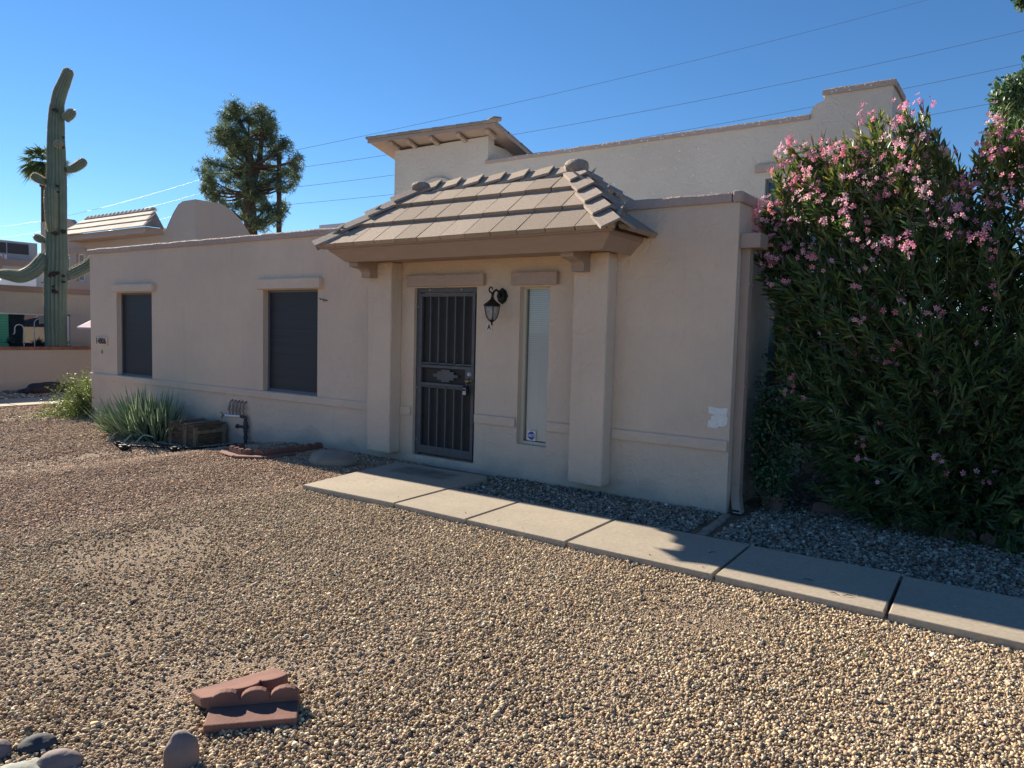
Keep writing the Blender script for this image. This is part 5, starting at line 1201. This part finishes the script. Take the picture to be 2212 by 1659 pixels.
b = MB(); b.box(.302, .31, -.28, .42, .36, .74, T); b.box(-.8, .2, -.56, -.552, .36, .74, T); b.box(.302, .31, -.53, -.32, .36, .74, T); b.build('louver', 'hvacdark', t)
b = MB(); b.box(.302, .312, -.53, -.45, -.05, .3, T); b.box(.302, .312, -.38, -.30, -.05, .3, T); b.build('pipe_cover', 'hvacwhite', t)
t = thing('roof_air_unit', 'white rounded roof air unit with grey end box on the low building roof', 'roof unit', (-25.6, 9.8, 2.4))
b = MB(); pr = [(9.05, 2.4), (10.15, 2.4), (10.15, 3.05), (9.6, 3.05), (9.3, 2.98), (9.12, 2.8)]; b.prism([(-26.2, y, z) for y, z in pr], (1.1, 0, 0)); b.build('housing', 'hvacwhite', t, bevel=.02)
b = MB(); b.box(-26.1, -25.15, 10.152, 10.95, 2.4, 3.12); b.build('end_box', 'hvac', t, bevel=.01); b = MB(); b.box(-25.149, -25.13, 10.3, 10.6, 2.86, 2.89); b.build('handle', 'hvacdark', t)

# two-storey neighbour with tiled mansard
YN = 16
t = thing('neighbour_house', 'two-storey neighbour house with pale tiled mansard and rounded parapet end', 'house', (-30, YN, 0))
b = MB()
# right pier front (rounded shoulder going down-left)
pts = [(-26.02, 0), (-26.02, 6.38), (-26.9, 6.38), (-27.2, 6.28), (-27.55, 6.0), (-27.95, 5.55), (-28.3, 5.1), (-28.3, 0)]
b.prism([(x, YN, z) for x, z in pts], (0, .25, 0))
pts = [(YN + .25, 0), (YN + .25, 6.38), (17.05, 6.38), (17.5, 6.2), (17.9, 5.9), (18.25, 5.5), (18.6, 5.0), (18.75, 4.6), (21, 4.5), (21, 0)]
b.prism([(-26.02, y, z) for y, z in pts], (-.25, 0, 0))
w2 = [(-37.3, -36.15, 3.5, 4.75), (-35.5, -34.72, 3.5, 4.73)]
X = [-39.0, w2[0][0], w2[0][1], w2[1][0], w2[1][1], -28.3]
for i in range(5):
    if i in (1, 3): q = w2[i // 2]; b.box(X[i], X[i + 1], YN + .001, YN + .2, 0, q[2]); b.box(X[i], X[i + 1], YN + .001, YN + .2, q[3], 5.45)
    else: b.box(X[i], X[i + 1], YN + .001, YN + .2, 0, 5.45)
pts = [(-39, 5.45), (-35.3, 5.45), (-35.3, 5.75), (-35.6, 6.05), (-36.0, 6.3), (-36.4, 6.36), (-39, 6.36)]
b.prism([(x, YN + .002, z) for x, z in pts], (0, .2, 0)); b.box(-39, -26.3, 16.3, 21, 4.9, 5.0)
b.build('wall', 'neigh', t)
for q in w2:
    f = MB(); a, c, d, e = q
    for r in ((a, a + .06, d, e), (c - .06, c, d, e), (a + .06, c - .06, e - .06, e), (a + .06, c - .06, d, d + .06), ((a + c) / 2 + .1, (a + c) / 2 + .15, d, e)): f.box(r[0], r[1], YN + .10, YN + .15, r[2], r[3])
    fo = f.build('window', 'whiteframe', t); MB().box(a + .05, c - .05, YN + .13, YN + .14, d + .05, e - .05).build('pane', 'darkglass', fo)
    MB().box(a + .05, (a + c) / 2 + .1, YN + .115, YN + .12, d + .05, e - .05).build('curtain', 'curtain', fo)
MB().box(-37.5, -34.6, YN - .06, YN + .002, 4.82, 4.92).build('lintel', 'trim', t)
MB().box(-34.9, -28.3, YN - .72, YN + .002, 5.18, 5.42).build('fascia', 'wood', t, bevel=.02)
b = MB(); O = Vector((-35.5, YN - .8, 5.42)); Vv = Vector((0, .95, .85)); Nv = U.cross(Vv).normalized()
tile_face(b, O, U, Vv, Nv, lambda t_: .72 * t_, lambda t_: 7.3 - .9 * t_, wt=.33, ulen=7.4)
nr = b.build('mansard_roof', 'ntile', t)
b = MB(); b.poly([(-35.45, YN - .78, 5.418), (-28.25, YN - .78, 5.418), (-29.1, YN + .15, 6.24), (-34.8, YN + .15, 6.24)]); b.poly([(-28.2, YN - .8, 5.42), (-28.2, YN, 5.42), (-29.1, YN + .1, 6.24)]); b.poly([(-35.5, YN - .8, 5.42), (-34.8, YN + .15, 6.24), (-35.5, YN, 5.42)]); b.build('roof_deck', 'hiptile', nr, fix=False)
b = MB()
x = -34.8
while x < -29.2: b.hexa([(x, YN + .02, 6.22), (x + .28, YN + .02, 6.22), (x + .28, YN + .3, 6.22), (x, YN + .3, 6.22), (x + .03, YN + .08, 6.31), (x + .28, YN + .08, 6.35), (x + .28, YN + .25, 6.35), (x + .03, YN + .25, 6.31)]); x += .33
b.build('ridge_tiles', 'ntile', nr)
# pale box far behind, between the pier and the pine
b = MB(); p = at(725, 640, 45); p = at(718, 500, 46); b.box(p.x - 1.0, p.x + .9, p.y, p.y + 2, 0, p.z + .75)
tag(b.build('water_tank', 'hvac', loc=(p.x, p.y, 0)), 'pale grey box standing far behind, between the rounded parapet and the pine trunk', 'tank')
bpy.data.objects.remove(bpy.data.objects['water_tank'])
b = MB(); p = at(722, 480, 46); b.box(p.x - 1.4, p.x + 1.1, p.y, p.y + 2, 0, p.z - .1)
tag(b.build('shed', 'hvacwhite', loc=(p.x, p.y, 0)), 'pale far shed glimpsed between the rounded parapet and the pine trunk', 'shed')
# chimney-like low parapet piece behind house roof (left of the pine trunk)
b = MB(); b.box(-12.6, -10.6, 9.4, 9.6, 2.5, 3.17); tag(b.build('roof_curb', 'trim', loc=(-11.6, 9.5, 2.5)), 'low brown curb on the flat roof behind the front parapet', 'roof curb')

# ================================================================== POWER LINES
pb = at(603, 700, 38); pt = at(603, 330, 38)
t = thing('utility_pole', 'plain wooden utility pole standing before the pine tree', 'utility pole', (pb.x, pb.y, -.1))
MB().tube([(pb.x, pb.y, -.1), (pt.x, pt.y, pt.z * .5), (pt.x, pt.y, pt.z)], [.16, .14, .12], 10).build('post', 'pole', t, smooth=True)
b = MB()
for y in (334, 362, 405, 442): q = at(603, y, 38); b.lathe([(.03, -.08), (.06, -.05), (.06, .05), (.03, .08)], (q.x, q.y - .16, q.z), 8)
b.build('insulator', 'iron', t)
lines = [((603, 334), (2300, -85), 46, (0, 490), 'top'), ((603, 370), (2300, 45), 34, (-60, 521), 'second'), ((603, 410), (2300, 118), 32, (-60, 541), 'third'), ((603, 445), (2300, 193), 30, (-60, 562), 'lowest')]
for (mid, rt, rd, lf, nm) in lines:
    A = at(*mid, 37.9); A.y -= .15; B = at(rt[0], rt[1], rd); C_ = at(*lf, 70); P = []
    for k in range(13): s = k / 12; P.append(C_.lerp(A, s) - Vector((0, 0, 1.1 * 4 * s * (1 - s) * .5)))
    for k in range(1, 17): s = k / 16; P.append(A.lerp(B, s) - Vector((0, 0, .5 * 4 * s * (1 - s))))
    tag(MB().tube(P, .0085, 6).build('power_line', 'wire', loc=(A.x, A.y, 0), smooth=True), nm + ' power line crossing the sky, fixed to the utility pole', 'power line', 'power lines across the sky')

P = np.stack([rng.uniform(-6.0, 2.4, 26), 4.95 + np.abs(rng.normal(0, .1, 26)), np.full(26, .106)], -1)
pebbles('stray_pebbles', P, .011, TAN, 'a few stray tan pebbles kicked onto the front edge of the walkway')
# litter in the gravel --------------------------------------------------------------
n = 90; P = scatter(n * 3, -7, 2, 1.2, 4.8, lambda x, y: infrust(x, y))[:n]; P[:, 2] += .022
o = leaves('fallen_leaves', P, unit(rdir(len(P)) * np.array([1, 1, .2])), rng.uniform(.02, .045, len(P)), rng.uniform(.005, .010, len(P)), 4, rng.uniform(-.2, .2, len(P)), np.array([(.30, .24, .14), (.16, .17, .08), (.26, .12, .06), (.4, .38, .3)])[rng.choice(4, len(P))], None, upref=np.tile([0, 0, 1.], (len(P), 1)), m='petal')
struct(o, 'stuff', 'dry fallen leaves scattered over the sunlit gravel', 'leaf litter')
b = MB()
for x, y, a in ((-1.18, 5.14, .1), (-.98, 4.98, -.3), (-.9, 4.97, .4), (-1.9, 5.3, 1.)): b.tube([(x, y, .106), (x + .03 * math.cos(a), y + .03 * math.sin(a), .112), (x + .07 * math.cos(a), y + .07 * math.sin(a), .106)], [.002, .003, .001], 5)
struct(b.build('twigs', 'scar'), 'stuff', 'tiny dark twigs lying on the concrete walkway', 'twigs')
for o in PARTS:
    if 'o' in o: del o['o']
